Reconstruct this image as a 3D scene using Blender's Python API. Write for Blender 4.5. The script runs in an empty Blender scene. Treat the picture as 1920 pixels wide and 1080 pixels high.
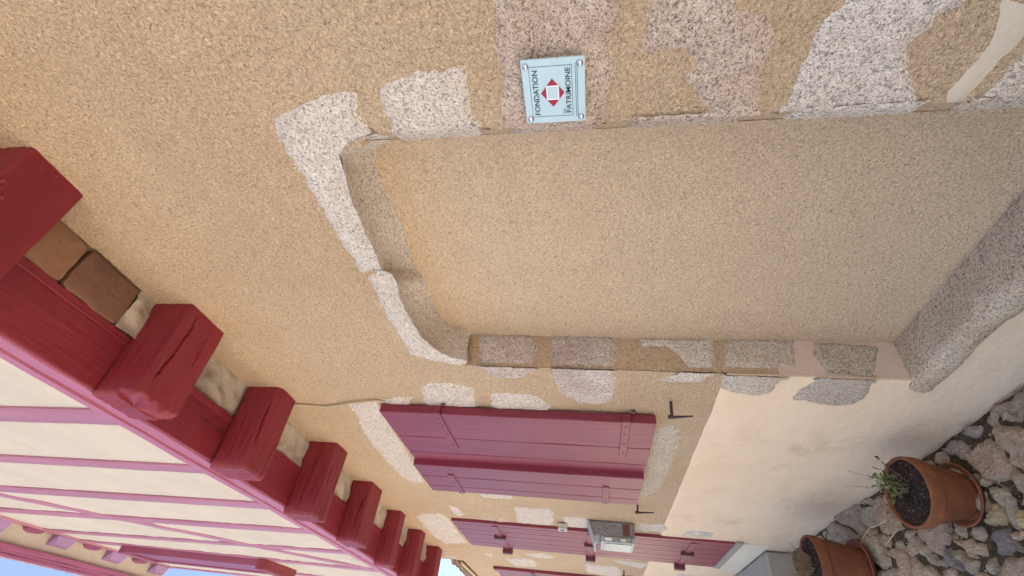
import bpy, math, random
import numpy as np
from mathutils import Matrix, Vector, noise
from mathutils.geometry import delaunay_2d_cdt

S = bpy.context.scene
COL = S.collection

# ------------------------------------------------------------------ camera, sky, sun, exposure
CAM_Z = 1.483
yaw, pitch, roll = math.radians(39.25), math.radians(9.63), math.radians(0.06)
fh = Vector((-math.cos(yaw), math.sin(yaw), 0)); rt = Vector((math.sin(yaw), math.cos(yaw), 0)); up = Vector((0, 0, 1))
fw = fh * math.cos(pitch) + up * math.sin(pitch)
pv = -fh * math.sin(pitch) + up * math.cos(pitch)
r2 = rt * math.cos(roll) + pv * math.sin(roll)
p2 = -rt * math.sin(roll) + pv * math.cos(roll)
cd = bpy.data.cameras.new('camera'); cam = bpy.data.objects.new('camera', cd); COL.objects.link(cam)
cx_, cy_, cz_ = -p2, r2, -fw            # the phone was held on its side: picture right is world down
cam.matrix_world = Matrix(((cx_.x, cy_.x, cz_.x, 0), (cx_.y, cy_.y, cz_.y, -1.0), (cx_.z, cy_.z, cz_.z, CAM_Z), (0, 0, 0, 1)))
cd.sensor_width = 36; cd.lens = 36 * 916.5 / 1920; cd.clip_start = 0.02; cd.clip_end = 2000
S.camera = cam
S.render.resolution_x, S.render.resolution_y = 1024, 576

SUN_EL, SUN_AZ = math.radians(57), math.radians(66)   # behind the house: the street side lies in open shade
W = bpy.data.worlds.new('World'); S.world = W; W.use_nodes = True
nt = W.node_tree; nt.nodes.clear()
sky = nt.nodes.new('ShaderNodeTexSky'); sky.sky_type = 'NISHITA'; sky.sun_disc = False
sky.sun_elevation = SUN_EL; sky.sun_rotation = SUN_AZ
sky.air_density = 1.0; sky.dust_density = 4.5; sky.ozone_density = 0.6; sky.altitude = 300
bg = nt.nodes.new('ShaderNodeBackground'); bg.inputs['Strength'].default_value = 0.10
wo = nt.nodes.new('ShaderNodeOutputWorld')
nt.links.new(sky.outputs[0], bg.inputs[0]); nt.links.new(bg.outputs[0], wo.inputs[0])
sl = bpy.data.lights.new('sun', 'SUN'); sun = bpy.data.objects.new('sun', sl); COL.objects.link(sun)
sl.energy = 5.0; sl.angle = math.radians(0.5); sl.color = (1.0, 0.93, 0.82)
sd = Vector((math.sin(SUN_AZ) * math.cos(SUN_EL), math.cos(SUN_AZ) * math.cos(SUN_EL), math.sin(SUN_EL)))
sun.rotation_euler = sd.to_track_quat('Z', 'Y').to_euler()
S.view_settings.view_transform = 'Standard'; S.view_settings.look = 'None'
S.view_settings.gamma = 1; S.view_settings.use_curve_mapping = False
S.view_settings.exposure = 2.1

# ------------------------------------------------------------------ measured outlines, in metres
DATA = {
 'stones': [["pale",[[-0.508,1.977],[-0.494,1.942],[-0.486,1.913],[-0.478,1.851],[-0.468,1.76],[-0.481,1.749],[-0.524,1.748],[-0.575,1.746],[-0.63,1.741],[-0.636,1.72],[-0.657,1.727],[-0.66,1.782],[-0.659,1.93],[-0.639,1.955],[-0.625,1.967],[-0.58,1.975],[-0.539,1.981]]],["pink",[[-0.305,1.675],[-0.328,1.428],[-0.381,1.424],[-0.434,1.428],[-0.482,1.45],[-0.517,1.436],[-0.542,1.445],[-0.591,1.449],[-0.635,1.463],[-0.661,1.465],[-0.664,1.564],[-0.658,1.689],[-0.635,1.701],[-0.627,1.705],[-0.504,1.694],[-0.427,1.689],[-0.358,1.681]]],["pink",[[-0.349,1.383],[-0.363,1.239],[-0.408,1.22],[-0.422,1.185],[-0.428,1.158],[-0.458,1.144],[-0.564,1.132],[-0.578,1.143],[-0.637,1.133],[-0.642,1.165],[-0.632,1.25],[-0.615,1.244],[-0.599,1.27],[-0.581,1.288],[-0.556,1.31],[-0.527,1.31],[-0.515,1.3],[-0.502,1.313],[-0.5,1.339],[-0.501,1.386],[-0.492,1.404],[-0.483,1.394],[-0.437,1.389],[-0.392,1.384]]],["pale",[[-0.38,1.054],[-0.403,0.818],[-0.44,0.827],[-0.464,0.851],[-0.46,0.868],[-0.478,0.871],[-0.491,0.877],[-0.505,0.892],[-0.542,0.88],[-0.587,0.847],[-0.616,0.834],[-0.639,0.845],[-0.642,0.927],[-0.654,1.008],[-0.652,1.082],[-0.644,1.109],[-0.626,1.092],[-0.592,1.096],[-0.544,1.095],[-0.498,1.089],[-0.46,1.089],[-0.435,1.082],[-0.417,1.051]]],["grey",[[-0.481,0.694],[-0.529,0.707],[-0.558,0.719],[-0.599,0.723],[-0.633,0.742],[-0.649,0.747],[-0.66,0.814],[-0.672,0.798],[-0.682,0.739],[-0.703,0.692],[-0.718,0.638],[-0.721,0.595],[-0.728,0.506],[-0.527,0.593]]],["pale",[[-1.975,2.283],[-1.922,2.26],[-1.893,2.21],[-1.891,2.108],[-1.924,2.012],[-1.98,2.015],[-2.162,2.026],[-2.158,2.223],[-2.149,2.311]]],["pale",[[-2.074,2.502],[-2.047,2.449],[-2.044,2.343],[-2.184,2.374],[-2.187,2.533]]],["pale",[[-1.981,1.963],[-1.963,1.935],[-1.963,1.8],[-1.991,1.709],[-2.079,1.679],[-2.198,1.682],[-2.194,1.989]]],["pale",[[-2.154,1.644],[-2.122,1.556],[-2.112,1.448],[-2.139,1.385],[-2.223,1.36],[-2.222,1.622]]],["pale",[[-2.151,2.721],[-2.095,2.557],[-2.104,2.521],[-2.182,2.543],[-3.369,2.632],[-3.371,2.749],[-3.27,2.795],[-3.055,2.799],[-2.731,2.804],[-2.471,2.774],[-2.263,2.731]]],["grey",[[-2.254,1.212],[-2.23,1.106],[-2.286,1.073],[-2.473,1.063],[-2.81,1.065],[-3.2,1.093],[-3.298,1.151],[-3.285,1.234],[-2.829,1.218]]],["pale",[[-3.373,2.54],[-3.382,2.371],[-3.483,2.404],[-3.512,2.536]]],["pale",[[-3.373,2.328],[-3.373,2.018],[-3.594,2.046],[-3.596,2.263],[-3.511,2.317]]],["pale",[[-3.369,1.945],[-3.379,1.689],[-3.469,1.679],[-3.48,1.773]]],["pale",[[-3.391,1.449],[-3.396,1.278],[-3.471,1.298],[-3.483,1.395]]],["pale",[[-3.841,2.616],[-3.853,2.555],[-4.1,2.496],[-4.173,2.534],[-4.163,2.608]]],["pale",[[-4.306,2.993],[-4.186,2.911],[-4.132,2.718],[-4.248,2.682],[-5.144,2.7],[-5.265,2.961],[-5.043,3.015],[-4.7,3.012]]],["pink",[[-4.153,2.409],[-4.121,2.138],[-4.24,2.163],[-4.243,2.39]]],["pale",[[-3.769,2.072],[-3.749,1.792],[-3.84,1.774],[-4.227,1.807],[-4.224,2.113]]],["pale",[[-3.943,1.732],[-3.913,1.53],[-4.238,1.533],[-4.22,1.734]]],["pale",[[-3.958,1.193],[-3.93,1.007],[-3.977,0.919],[-4.073,0.935],[-4.169,0.982],[-4.17,1.18]]],["pale",[[-4.144,0.861],[-4.013,0.844],[-3.971,0.717],[-4.039,0.599],[-4.159,0.577],[-4.23,0.637],[-4.247,0.778]]],["grey",[[-4.091,0.475],[-3.988,0.449],[-4.017,0.399],[-4.116,0.366],[-4.169,0.421]]],["pale",[[-5.539,2.628],[-5.518,2.518],[-5.787,2.538],[-5.705,2.594]]],["pale",[[-5.407,2.196],[-5.29,1.973],[-5.388,1.865],[-5.524,1.89],[-5.536,2.09]]],["pale",[[-5.291,1.368],[-5.361,1.038],[-5.371,0.954],[-5.639,1.018],[-5.437,1.254]]],["pink",[[-5.598,3.078],[-5.65,2.955],[-5.831,2.948],[-6.031,3.023],[-6.048,3.189]]]],
 'far_stones': [["pale",[[-5.737,2.427],[-5.6,2.118],[-5.823,2.078],[-6.039,2.109],[-6.073,2.361]]],["pale",[[-5.642,1.579],[-5.617,1.247],[-5.817,1.202],[-6.242,1.195],[-6.044,1.584]]],["pale",[[-5.741,0.727],[-5.581,0.69],[-5.581,0.532],[-5.977,0.452],[-6.035,0.661]]]],
 'jambs': [["weathered",[[0.159,1.989],[0.169,1.739],[0.09,1.708],[0.018,1.714],[0.01,1.963]],[[-1.675,1.95],[-1.752,1.963],[-1.828,1.941],[-1.856,1.871],[-1.847,1.805],[-1.821,1.759],[-1.764,1.715],[-1.663,1.704]]],["weathered",[[0.138,1.668],[0.171,1.643],[0.171,1.409],[0.111,1.387],[0.013,1.406],[0.005,1.656]],[[-1.677,1.652],[-1.833,1.667],[-1.96,1.641],[-2.046,1.555],[-2.059,1.467],[-2.026,1.393],[-1.832,1.387],[-1.681,1.408]]],["pale",[[0.157,1.312],[0.174,1.005],[0.095,1.009],[0.02,1.028],[0.017,1.13],[0.079,1.162],[0.115,1.204],[0.105,1.298]],[[-1.667,1.141],[-1.757,1.167],[-1.797,1.256],[-1.827,1.239],[-1.832,1.127],[-1.818,1.046],[-1.72,1.031],[-1.662,1.043]]],["grey",[[0.169,0.967],[0.172,0.701],[0.084,0.718],[0.025,0.728],[0.021,0.996],[0.096,0.987]],[[-1.668,1.012],[-1.863,0.993],[-1.911,0.909],[-1.907,0.797],[-1.869,0.779],[-1.773,0.77],[-1.655,0.767]]],["dark",[[0.163,0.651],[0.14,0.395],[0.099,0.428],[-0.001,0.468],[0.013,0.635],[0.035,0.654],[0.092,0.669]],[[-1.687,0.666],[-1.707,0.484],[-1.851,0.434],[-1.933,0.45],[-1.965,0.495],[-1.976,0.568],[-1.945,0.639],[-1.942,0.717],[-1.843,0.724],[-1.763,0.68]]]],
 'lintel_r': [[-0.567,2.273],[-0.552,2.239],[-0.537,2.174],[-0.514,2.106],[-0.508,2.026],[-0.525,2.006],[-0.573,2.022],[-0.613,2.023],[-0.624,2.012],[-0.636,2.059],[-0.654,2.1],[-0.678,2.125],[-0.72,2.132],[-0.813,2.151],[-0.915,2.156],[-1.014,2.16],[-1.12,2.168],[-1.139,2.182],[-1.16,2.246],[-1.165,2.26],[-1.026,2.27],[-0.905,2.275],[-0.81,2.275],[-0.722,2.273],[-0.659,2.285]],
 'lintel_l': [[-1.154,2.246],[-1.133,2.18],[-1.128,2.16],[-1.147,2.142],[-1.185,2.136],[-1.266,2.152],[-1.379,2.156],[-1.515,2.143],[-1.613,2.106],[-1.664,2.06],[-1.678,2.004],[-1.685,1.99],[-1.76,2.024],[-1.715,2.15],[-1.668,2.249],[-1.619,2.247],[-1.421,2.253],[-1.322,2.255]],
 'arris_r': [[-0.624,2.011],[-0.636,2.059],[-0.654,2.1],[-0.678,2.125],[-0.72,2.132],[-0.813,2.151],[-0.915,2.156],[-1.014,2.16],[-1.12,2.168]],
 'intra_r': [[-0.652,1.984,0.012],[-0.671,1.991,0.03],[-0.696,2.019,0.06],[-0.723,2.052,0.09],[-0.778,2.106,0.14],[-0.816,2.126,0.15],[-0.859,2.133,0.15],[-0.904,2.133,0.15],[-0.998,2.124,0.15],[-1.108,2.124,0.15],[-1.31,2.145,0.15]],
 'arris_l': [[-1.123,2.174],[-1.128,2.16],[-1.147,2.142],[-1.185,2.136],[-1.266,2.152],[-1.379,2.156],[-1.515,2.143],[-1.613,2.106],[-1.664,2.06],[-1.678,2.004],[-1.685,1.99]],
 'intra_l': [[-1.301,2.144,0.15],[-1.326,2.137,0.15],[-1.369,2.124,0.15],[-1.455,2.125,0.15],[-1.576,2.123,0.15],[-1.621,2.116,0.15],[-1.664,2.1,0.15],[-1.695,2.07,0.15],[-1.71,2.025,0.15],[-1.718,2.01,0.15]],
 'mortar': [[-0.42,0.81],[-0.47,0.784],[-0.515,0.774],[-0.553,0.783],[-0.606,0.802],[-0.646,0.789],[-0.649,0.739],[-0.62,0.744],[-0.564,0.723],[-0.52,0.712],[-0.455,0.694]],
 'paving': [["grey",[[-1.83,-0.027],[-1.76,-0.013],[-1.729,-0.018],[-1.688,-0.069],[-1.753,-0.137],[-1.817,-0.105],[-1.842,-0.075],[-1.844,-0.043]]],["tan",[[-1.963,-0.011],[-1.898,-0.005],[-1.844,-0.024],[-1.857,-0.06],[-1.821,-0.107],[-1.842,-0.101],[-1.9,-0.078],[-1.911,-0.05],[-1.952,-0.071],[-1.985,-0.06],[-1.988,-0.027]]],["tan",[[-1.97,-0.094],[-1.939,-0.084],[-1.891,-0.101],[-1.823,-0.134],[-1.778,-0.168],[-1.861,-0.27],[-1.927,-0.241],[-1.955,-0.213],[-1.966,-0.174],[-1.972,-0.139]]],["tan",[[-2.147,-0.094],[-2.107,-0.093],[-2.053,-0.091],[-1.997,-0.098],[-1.989,-0.117],[-1.992,-0.164],[-1.983,-0.214],[-1.994,-0.228],[-2.05,-0.234],[-2.095,-0.218],[-2.133,-0.173],[-2.172,-0.124]]],["mortar",[[-2.133,-0.017],[-2.08,-0.011],[-2.026,-0.026],[-2.029,-0.061],[-2.07,-0.064],[-2.112,-0.051]]],["mortar",[[-2.281,-0.025],[-2.195,-0.012],[-2.153,-0.05],[-2.127,-0.077],[-2.178,-0.114],[-2.244,-0.073],[-2.283,-0.037]]],["tan",[[-1.998,-0.238],[-1.968,-0.234],[-1.936,-0.252],[-1.907,-0.285],[-1.966,-0.357],[-2.006,-0.337],[-1.993,-0.297],[-1.992,-0.271]]],["grey",[[-2.111,-0.244],[-2.087,-0.243],[-2.058,-0.264],[-2.049,-0.301],[-2.056,-0.356],[-2.098,-0.401],[-2.114,-0.381],[-2.115,-0.334],[-2.12,-0.284],[-2.123,-0.258]]],["yellow",[[-2.24,-0.326],[-2.161,-0.29],[-2.128,-0.294],[-2.117,-0.323],[-2.124,-0.345],[-2.157,-0.357],[-2.221,-0.348]]],["blue",[[-2.222,-0.372],[-2.178,-0.369],[-2.142,-0.374],[-2.144,-0.403],[-2.134,-0.425],[-2.113,-0.458],[-2.219,-0.448],[-2.225,-0.412]]],["pink",[[-2.193,-0.464],[-2.156,-0.465],[-2.118,-0.475],[-2.08,-0.497],[-2.134,-0.55],[-2.264,-0.531],[-2.273,-0.507],[-2.247,-0.489]]],["grey",[[-2.338,-0.334],[-2.26,-0.335],[-2.259,-0.381],[-2.302,-0.387],[-2.321,-0.371]]],["tan",[[-2.448,-0.312],[-2.419,-0.331],[-2.393,-0.351],[-2.349,-0.365],[-2.365,-0.425],[-2.396,-0.422],[-2.416,-0.379],[-2.455,-0.349]]],["grey",[[-2.48,-0.37],[-2.44,-0.392],[-2.405,-0.417],[-2.377,-0.44],[-2.409,-0.479],[-2.438,-0.474],[-2.461,-0.435],[-2.482,-0.399]]],["blue",[[-2.535,-0.358],[-2.505,-0.364],[-2.478,-0.403],[-2.456,-0.454],[-2.505,-0.454],[-2.551,-0.43],[-2.573,-0.4]]],["pink",[[-2.696,-0.25],[-2.553,-0.257],[-2.443,-0.279],[-2.459,-0.317],[-2.495,-0.351],[-2.535,-0.354],[-2.569,-0.386],[-2.609,-0.366],[-2.647,-0.311]]],["grey",[[-2.72,-0.257],[-2.689,-0.298],[-2.658,-0.325],[-2.64,-0.364],[-2.614,-0.393],[-2.636,-0.4],[-2.677,-0.389],[-2.711,-0.346],[-2.736,-0.3]]],["grey",[[-2.312,-0.442],[-2.265,-0.447],[-2.275,-0.481],[-2.294,-0.498],[-2.347,-0.489]]],["grey",[[-2.727,-0.388],[-2.688,-0.402],[-2.666,-0.437],[-2.693,-0.459],[-2.746,-0.443]]],["yellow",[[-2.039,-0.347],[-2.012,-0.345],[-1.991,-0.376],[-2.029,-0.41],[-2.058,-0.401],[-2.059,-0.378]]],["tan",[[-2.793,-0.347],[-2.759,-0.362],[-2.734,-0.418],[-2.76,-0.449],[-2.831,-0.438],[-2.814,-0.372]]],["tan",[[-2.992,-0.032],[-2.914,-0.04],[-2.884,-0.073],[-2.852,-0.13],[-2.808,-0.206],[-2.879,-0.216],[-2.949,-0.209],[-2.993,-0.166],[-3.046,-0.143],[-3.026,-0.089]]],["grey",[[-3.132,-0.029],[-3.026,-0.058],[-3.056,-0.141],[-3.111,-0.147],[-3.144,-0.093]]],["grey",[[-3.196,0.01],[-3.133,0.019],[-3.013,-0.011],[-3.019,-0.05],[-3.096,-0.034]]],["mortar",[[-3.453,-0.01],[-3.338,0.017],[-3.158,-0.011],[-3.156,-0.059],[-3.154,-0.137],[-3.146,-0.159],[-3.225,-0.161],[-3.293,-0.109],[-3.372,-0.063]]],["mortar",[[-3.773,-0.02],[-3.543,0.002],[-3.45,-0.044],[-3.304,-0.122],[-3.251,-0.176],[-3.374,-0.138],[-3.518,-0.128],[-3.679,-0.082]]],["grey",[[-3.217,-0.183],[-3.145,-0.174],[-3.055,-0.199],[-3.039,-0.25],[-3.029,-0.307],[-3.022,-0.339],[-3.1,-0.339],[-3.162,-0.3],[-3.211,-0.239]]],["tan",[[-3.0,-0.285],[-2.923,-0.283],[-2.862,-0.308],[-2.847,-0.374],[-2.836,-0.417],[-2.856,-0.442],[-2.95,-0.428],[-2.955,-0.398],[-2.951,-0.343],[-2.991,-0.314]]],["tan",[[-3.013,-0.19],[-2.952,-0.213],[-2.947,-0.246],[-2.978,-0.271],[-3.009,-0.228]]],["tan",[[-2.787,-0.229],[-2.725,-0.247],[-2.744,-0.294],[-2.753,-0.338],[-2.799,-0.35],[-2.819,-0.304]]],["grey",[[-3.106,-0.347],[-3.007,-0.346],[-2.958,-0.364],[-2.955,-0.398],[-2.964,-0.422],[-3.125,-0.398]]],["yellow",[[-3.182,-0.325],[-3.126,-0.344],[-3.126,-0.371],[-3.155,-0.393],[-3.236,-0.376]]]],
 'straws': [[[-3.138,-0.192,0.04],[-3.031,-0.168,0.04],[-2.944,-0.177,0.04],[-2.815,-0.181,0.04]],[[-2.89,-0.261,0.04],[-2.816,-0.246,0.04],[-2.759,-0.237,0.04]],[[-2.037,-0.244,0.04],[-2.003,-0.273,0.04],[-1.971,-0.298,0.04]]],
}


# ------------------------------------------------------------------ materials
def mat(name, fn, rough=0.9, spec=0.3):
    m = bpy.data.materials.new(name); m.use_nodes = True
    t = m.node_tree; b = t.nodes['Principled BSDF']
    b.inputs['Roughness'].default_value = rough; b.inputs['Specular IOR Level'].default_value = spec
    K = NK(t); r = fn(K)
    col = r[0]
    if isinstance(col, tuple): b.inputs['Base Color'].default_value = (*col, 1)
    else: t.links.new(col, b.inputs['Base Color'])
    if len(r) > 1 and r[1] is not None:
        t.links.new(r[1], b.inputs['Normal'])
    return m

class NK:
    def __init__(s, t):
        s.t = t; s.tc = t.nodes.new('ShaderNodeTexCoord')
    def co(s, scale=(1, 1, 1)):
        mp = s.t.nodes.new('ShaderNodeMapping'); mp.inputs['Scale'].default_value = scale
        s.t.links.new(s.tc.outputs['Object'], mp.inputs['Vector']); return mp.outputs[0]
    def noise(s, sc, det=4, rough=.55, st=(1, 1, 1), dist=0):
        n = s.t.nodes.new('ShaderNodeTexNoise'); n.inputs['Scale'].default_value = sc
        n.inputs['Detail'].default_value = det; n.inputs['Roughness'].default_value = rough; n.inputs['Distortion'].default_value = dist
        s.t.links.new(s.co(st), n.inputs['Vector']); return n.outputs['Fac']
    def vor(s, sc, feat='F1', st=(1, 1, 1), out='Distance'):
        n = s.t.nodes.new('ShaderNodeTexVoronoi'); n.inputs['Scale'].default_value = sc; n.feature = feat
        s.t.links.new(s.co(st), n.inputs['Vector']); return n.outputs[out]
    def ramp(s, fac, a, b, ca=(0, 0, 0), cb=(1, 1, 1)):
        n = s.t.nodes.new('ShaderNodeValToRGB'); e = n.color_ramp.elements
        e[0].position = a; e[1].position = b; e[0].color = (*ca, 1); e[1].color = (*cb, 1)
        s.t.links.new(fac, n.inputs[0]); return n.outputs[0]
    def mix(s, fac, a, b, mode='MIX'):
        n = s.t.nodes.new('ShaderNodeMix'); n.data_type = 'RGBA'; n.blend_type = mode
        for k, v in ((0, fac), (6, a), (7, b)):
            if isinstance(v, (tuple, list)): n.inputs[k].default_value = (*v, 1)
            elif isinstance(v, (int, float)): n.inputs[k].default_value = v
            else: s.t.links.new(v, n.inputs[k])
        return n.outputs[2]
    def math(s, op, a, b):
        n = s.t.nodes.new('ShaderNodeMath'); n.operation = op
        for k, v in ((0, a), (1, b)):
            if isinstance(v, (int, float)): n.inputs[k].default_value = v
            else: s.t.links.new(v, n.inputs[k])
        return n.outputs[0]
    def bump(s, h, dist, strength=1.0, prev=None):
        n = s.t.nodes.new('ShaderNodeBump'); n.inputs['Distance'].default_value = dist; n.inputs['Strength'].default_value = strength
        s.t.links.new(h, n.inputs['Height'])
        if prev is not None: s.t.links.new(prev, n.inputs['Normal'])
        return n.outputs[0]
    def attr(s, name):
        n = s.t.nodes.new('ShaderNodeObjectInfo'); return n.outputs['Random']

def roughcast(c1, c2, dark, relief=.006):
    def fn(K):
        big = K.noise(1.1, 6, .65); mid = K.noise(7, 5, .65, st=(1, 1, 1.6)); grain = K.noise(118, 3, .65, dist=.7); fine = K.noise(300, 3, .65)
        base = K.mix(K.ramp(big, .35, .66), c1, c2)
        base = K.mix(K.math('MULTIPLY', K.ramp(mid, .52, .74), .28), base, tuple(min(1, x * 1.22 + .02) for x in c2))
        base = K.mix(K.math('MULTIPLY', K.ramp(mid, .30, .46, (1, 1, 1), (0, 0, 0)), .22), base, tuple(x * .78 for x in c1))
        c = K.mix(K.math('MULTIPLY', K.ramp(grain, .30, .62, (1, 1, 1), (0, 0, 0)), .45), base, tuple(.5 * x + .5 * y for x, y in zip(c1, dark)))
        c = K.mix(K.math('MULTIPLY', K.ramp(grain, .31, .41, (1, 1, 1), (0, 0, 0)), .65), c, dark)  # darker sand grains, also shade of the small pits put into colour
        c = K.mix(K.math('MULTIPLY', K.ramp(grain, .56, .70), .35), c, tuple(min(1, x * 1.3) for x in c2))
        c = K.mix(K.math('MULTIPLY', K.ramp(fine, .35, .5, (1, 1, 1), (0, 0, 0)), .22), c, dark)
        bb = K.bump(K.ramp(grain, .22, .70), relief * 1.5, 1.0)
        return c, K.bump(fine, .003, .9, bb)
    return fn

def granite(light, pink, dark, patch=.5, amount=.85):
    def fn(K):
        pat = K.noise(6, 5, .65); sp = K.noise(150, 2.5, .62, dist=.3); sp2 = K.noise(290, 2, .6); big = K.noise(2.5, 3, .5)
        c = K.mix(K.ramp(pat, patch - .12, patch + .14), light, pink)
        c = K.mix(K.math('MULTIPLY', K.ramp(sp2, .42, .60), .45), c, (min(1, light[0] * 1.15), min(1, light[1] * 1.15), min(1, light[2] * 1.15)))
        c = K.mix(K.math('MULTIPLY', K.ramp(K.noise(75, 3, .6), .36, .60, (1, 1, 1), (0, 0, 0)), .38), c, tuple(x * .62 for x in pink))
        c = K.mix(K.math('MULTIPLY', K.ramp(sp, .36, .46, (1, 1, 1), (0, 0, 0)), amount * .78), c, dark)  # dark mineral specks, which also paint shade into the pits
        c = K.mix(K.math('MULTIPLY', K.ramp(K.vor(170), .12, .26, (1, 1, 1), (0, 0, 0)), .5), c, dark)
        bb = K.bump(sp, .009, 1.0, K.bump(K.noise(42, 4, .65), .018, 1.0))
        return c, K.bump(sp2, .005, .9, bb)
    return fn

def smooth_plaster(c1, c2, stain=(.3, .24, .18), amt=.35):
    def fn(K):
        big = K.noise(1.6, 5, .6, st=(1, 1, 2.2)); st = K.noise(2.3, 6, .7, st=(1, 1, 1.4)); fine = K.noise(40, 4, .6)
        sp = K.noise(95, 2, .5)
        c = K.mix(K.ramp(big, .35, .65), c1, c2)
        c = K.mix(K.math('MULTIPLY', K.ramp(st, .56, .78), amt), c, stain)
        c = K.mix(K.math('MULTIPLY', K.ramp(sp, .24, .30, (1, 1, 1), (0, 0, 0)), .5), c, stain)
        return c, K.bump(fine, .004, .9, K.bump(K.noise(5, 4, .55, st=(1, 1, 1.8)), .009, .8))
    return fn

def paint(c1, c2, axis, chip=.25, crack=True):
    st = {'x': (.06, 1, 1), 'y': (1, .06, 1), 'z': (1, 1, .06)}[axis]
    def fn(K):
        g = K.noise(38, 5, .65, st=st); g2 = K.noise(120, 3, .6, st=st); big = K.noise(5, 4, .6, st=tuple(max(v, .2) for v in st))
        c = K.mix(K.ramp(big, .35, .68), c1, c2)
        c = K.mix(K.math('MULTIPLY', K.ramp(g2, .60, .76), chip), c, (.34, .16, .16))
        dk = K.ramp(K.noise(22, 3, .5, st=st), .27, .30, (1, 1, 1), (0, 0, 0))
        c = K.mix(K.math('MULTIPLY', dk, .8 if crack else .42), c, (.04, .012, .014))
        return c, K.bump(g2, .0015, .7, K.bump(g, .004, .7))
    return fn

def cobble(c1, c2, moss=(.10, .10, .05)):
    def fn(K):
        a = K.noise(9, 6, .7, st=(1, 1.7, 1)); b = K.noise(55, 5, .7); v = K.noise(28, 4, .7, st=(1, 3, 1))
        rnd = K.attr('r')
        c = K.mix(K.ramp(a, .32, .68), c1, c2)
        c = K.mix(K.math('MULTIPLY', K.ramp(v, .48, .70), .55), c, tuple(x * 1.7 for x in c2))
        c = K.mix(K.math('MULTIPLY', K.ramp(b, .30, .48, (1, 1, 1), (0, 0, 0)), .6), c, tuple(x * .35 for x in c1))
        c = K.mix(K.math('MULTIPLY', K.ramp(K.noise(14, 4, .6), .6, .78), .4), c, moss)
        c = K.mix(K.math('MULTIPLY', rnd, .35), c, tuple(x * .55 for x in c1))
        return c, K.bump(b, .014, 1.0, K.bump(v, .018, .9))
    return fn

def plain(c, v=.15, sc=30, bump=.001):
    def fn(K):
        n = K.noise(sc, 4, .6)
        return K.mix(K.ramp(n, .3, .7), tuple(x * (1 - v) for x in c), tuple(min(1, x * (1 + v)) for x in c)), K.bump(n, bump, .6)
    return fn

TAN = mat('tan_roughcast', roughcast((.615, .425, .255), (.705, .51, .33), (.22, .14, .08)))
INFILL = mat('infill_roughcast', roughcast((.72, .52, .335), (.755, .555, .365), (.30, .20, .12), .005))
CREAM = mat('cream_plaster', smooth_plaster((.665, .49, .325), (.71, .535, .37), (.40, .275, .17), .65))
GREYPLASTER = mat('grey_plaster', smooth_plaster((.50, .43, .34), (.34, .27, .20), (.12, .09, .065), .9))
MORTAR = mat('smooth_mortar', smooth_plaster((.50, .41, .31), (.56, .46, .35), (.36, .28, .2), .3))
JOINT = mat('joint_mortar', smooth_plaster((.50, .36, .27), (.55, .41, .31), (.34, .24, .17), .3))
UPWALL = mat('upper_plaster', smooth_plaster((.425, .365, .30), (.47, .405, .33), (.29, .235, .18), .55))
GR = {
 'lintel': mat('lintel_granite', granite((.80, .70, .60), (.72, .60, .50), (.18, .15, .125))),
 'pale': mat('pale_granite', granite((.79, .68, .57), (.74, .60, .49), (.18, .15, .12))),
 'pink': mat('pink_granite', granite((.72, .565, .445), (.58, .40, .29), (.15, .11, .075), .5)),
 'grey': mat('grey_granite', granite((.74, .61, .475), (.65, .51, .385), (.16, .12, .09), .5)),
 'weathered': mat('weathered_granite', granite((.76, .63, .53), (.53, .385, .315), (.16, .12, .095), .52)),
 'sill': mat('sill_granite', granite((.74, .585, .42), (.60, .44, .29), (.17, .12, .08), .5)),
 'dark': mat('dark_granite', granite((.66, .54, .42), (.58, .45, .335), (.10, .08, .065), .5)),
}
RED = {a: mat('oxblood_paint_' + a, paint((.205, .018, .027), (.155, .012, .019), a), .55, .4) for a in 'xyz'}
SHUT = mat('plum_shutter_paint', paint((.185, .026, .042), (.15, .018, .032), 'z', .2, False), .45, .35)
DOORP = mat('plum_door_paint', paint((.195, .028, .042), (.16, .02, .033), 'z', .08, False), .45, .35)
STUDP = mat('plum_timber_paint', paint((.33, .125, .175), (.28, .10, .145), 'z', .25, False), .5, .5)
LILAC = mat('joist_sky_tint', paint((.27, .15, .30), (.23, .12, .25), 'x', .15, False), .5, .5)  # same timber paint, with the sky's reflection put into its colour
EAVEP = mat('plum_eaves_paint', paint((.25, .065, .14), (.20, .05, .115), 'x', .2, False), .5, .5)
SILLP = mat('plum_plate_paint', paint((.36, .11, .165), (.30, .08, .13), 'x', .2, True), .45, .5)
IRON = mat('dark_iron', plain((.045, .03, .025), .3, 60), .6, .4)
IRONRED = mat('painted_iron', plain((.10, .022, .028), .2, 60), .5, .5)
TERRA = mat('terracotta', plain((.178, .062, .028), .30, 12, .0015), .75, .3)
TERRA2 = mat('terracotta_dark', plain((.165, .055, .025), .30, 12, .0015), .75, .3)
TILE = mat('soffit_terracotta', smooth_plaster((.24, .12, .07), (.30, .17, .09), (.10, .06, .04), .7))
ROOFT = mat('canal_tile_clay', plain((.52, .36, .26), .35, 20), .9)
SOIL = mat('potting_soil', lambda K: (K.mix(K.ramp(K.noise(150, 3, .6), .62, .72), K.mix(K.ramp(K.noise(60, 4, .7), .35, .65), (.012, .008, .007), (.05, .032, .024)), (.32, .27, .22)), K.bump(K.noise(60, 4, .7), .012, 1)), .95, .1)
DIRT = mat('joint_dirt', lambda K: (K.mix(K.ramp(K.noise(120, 3, .6), .60, .72), K.mix(K.ramp(K.noise(18, 5, .7), .35, .65), (.04, .028, .018), (.115, .085, .055)), (.34, .26, .17)), K.bump(K.noise(60, 5, .7), .015, 1)), .95, .1)
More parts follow.
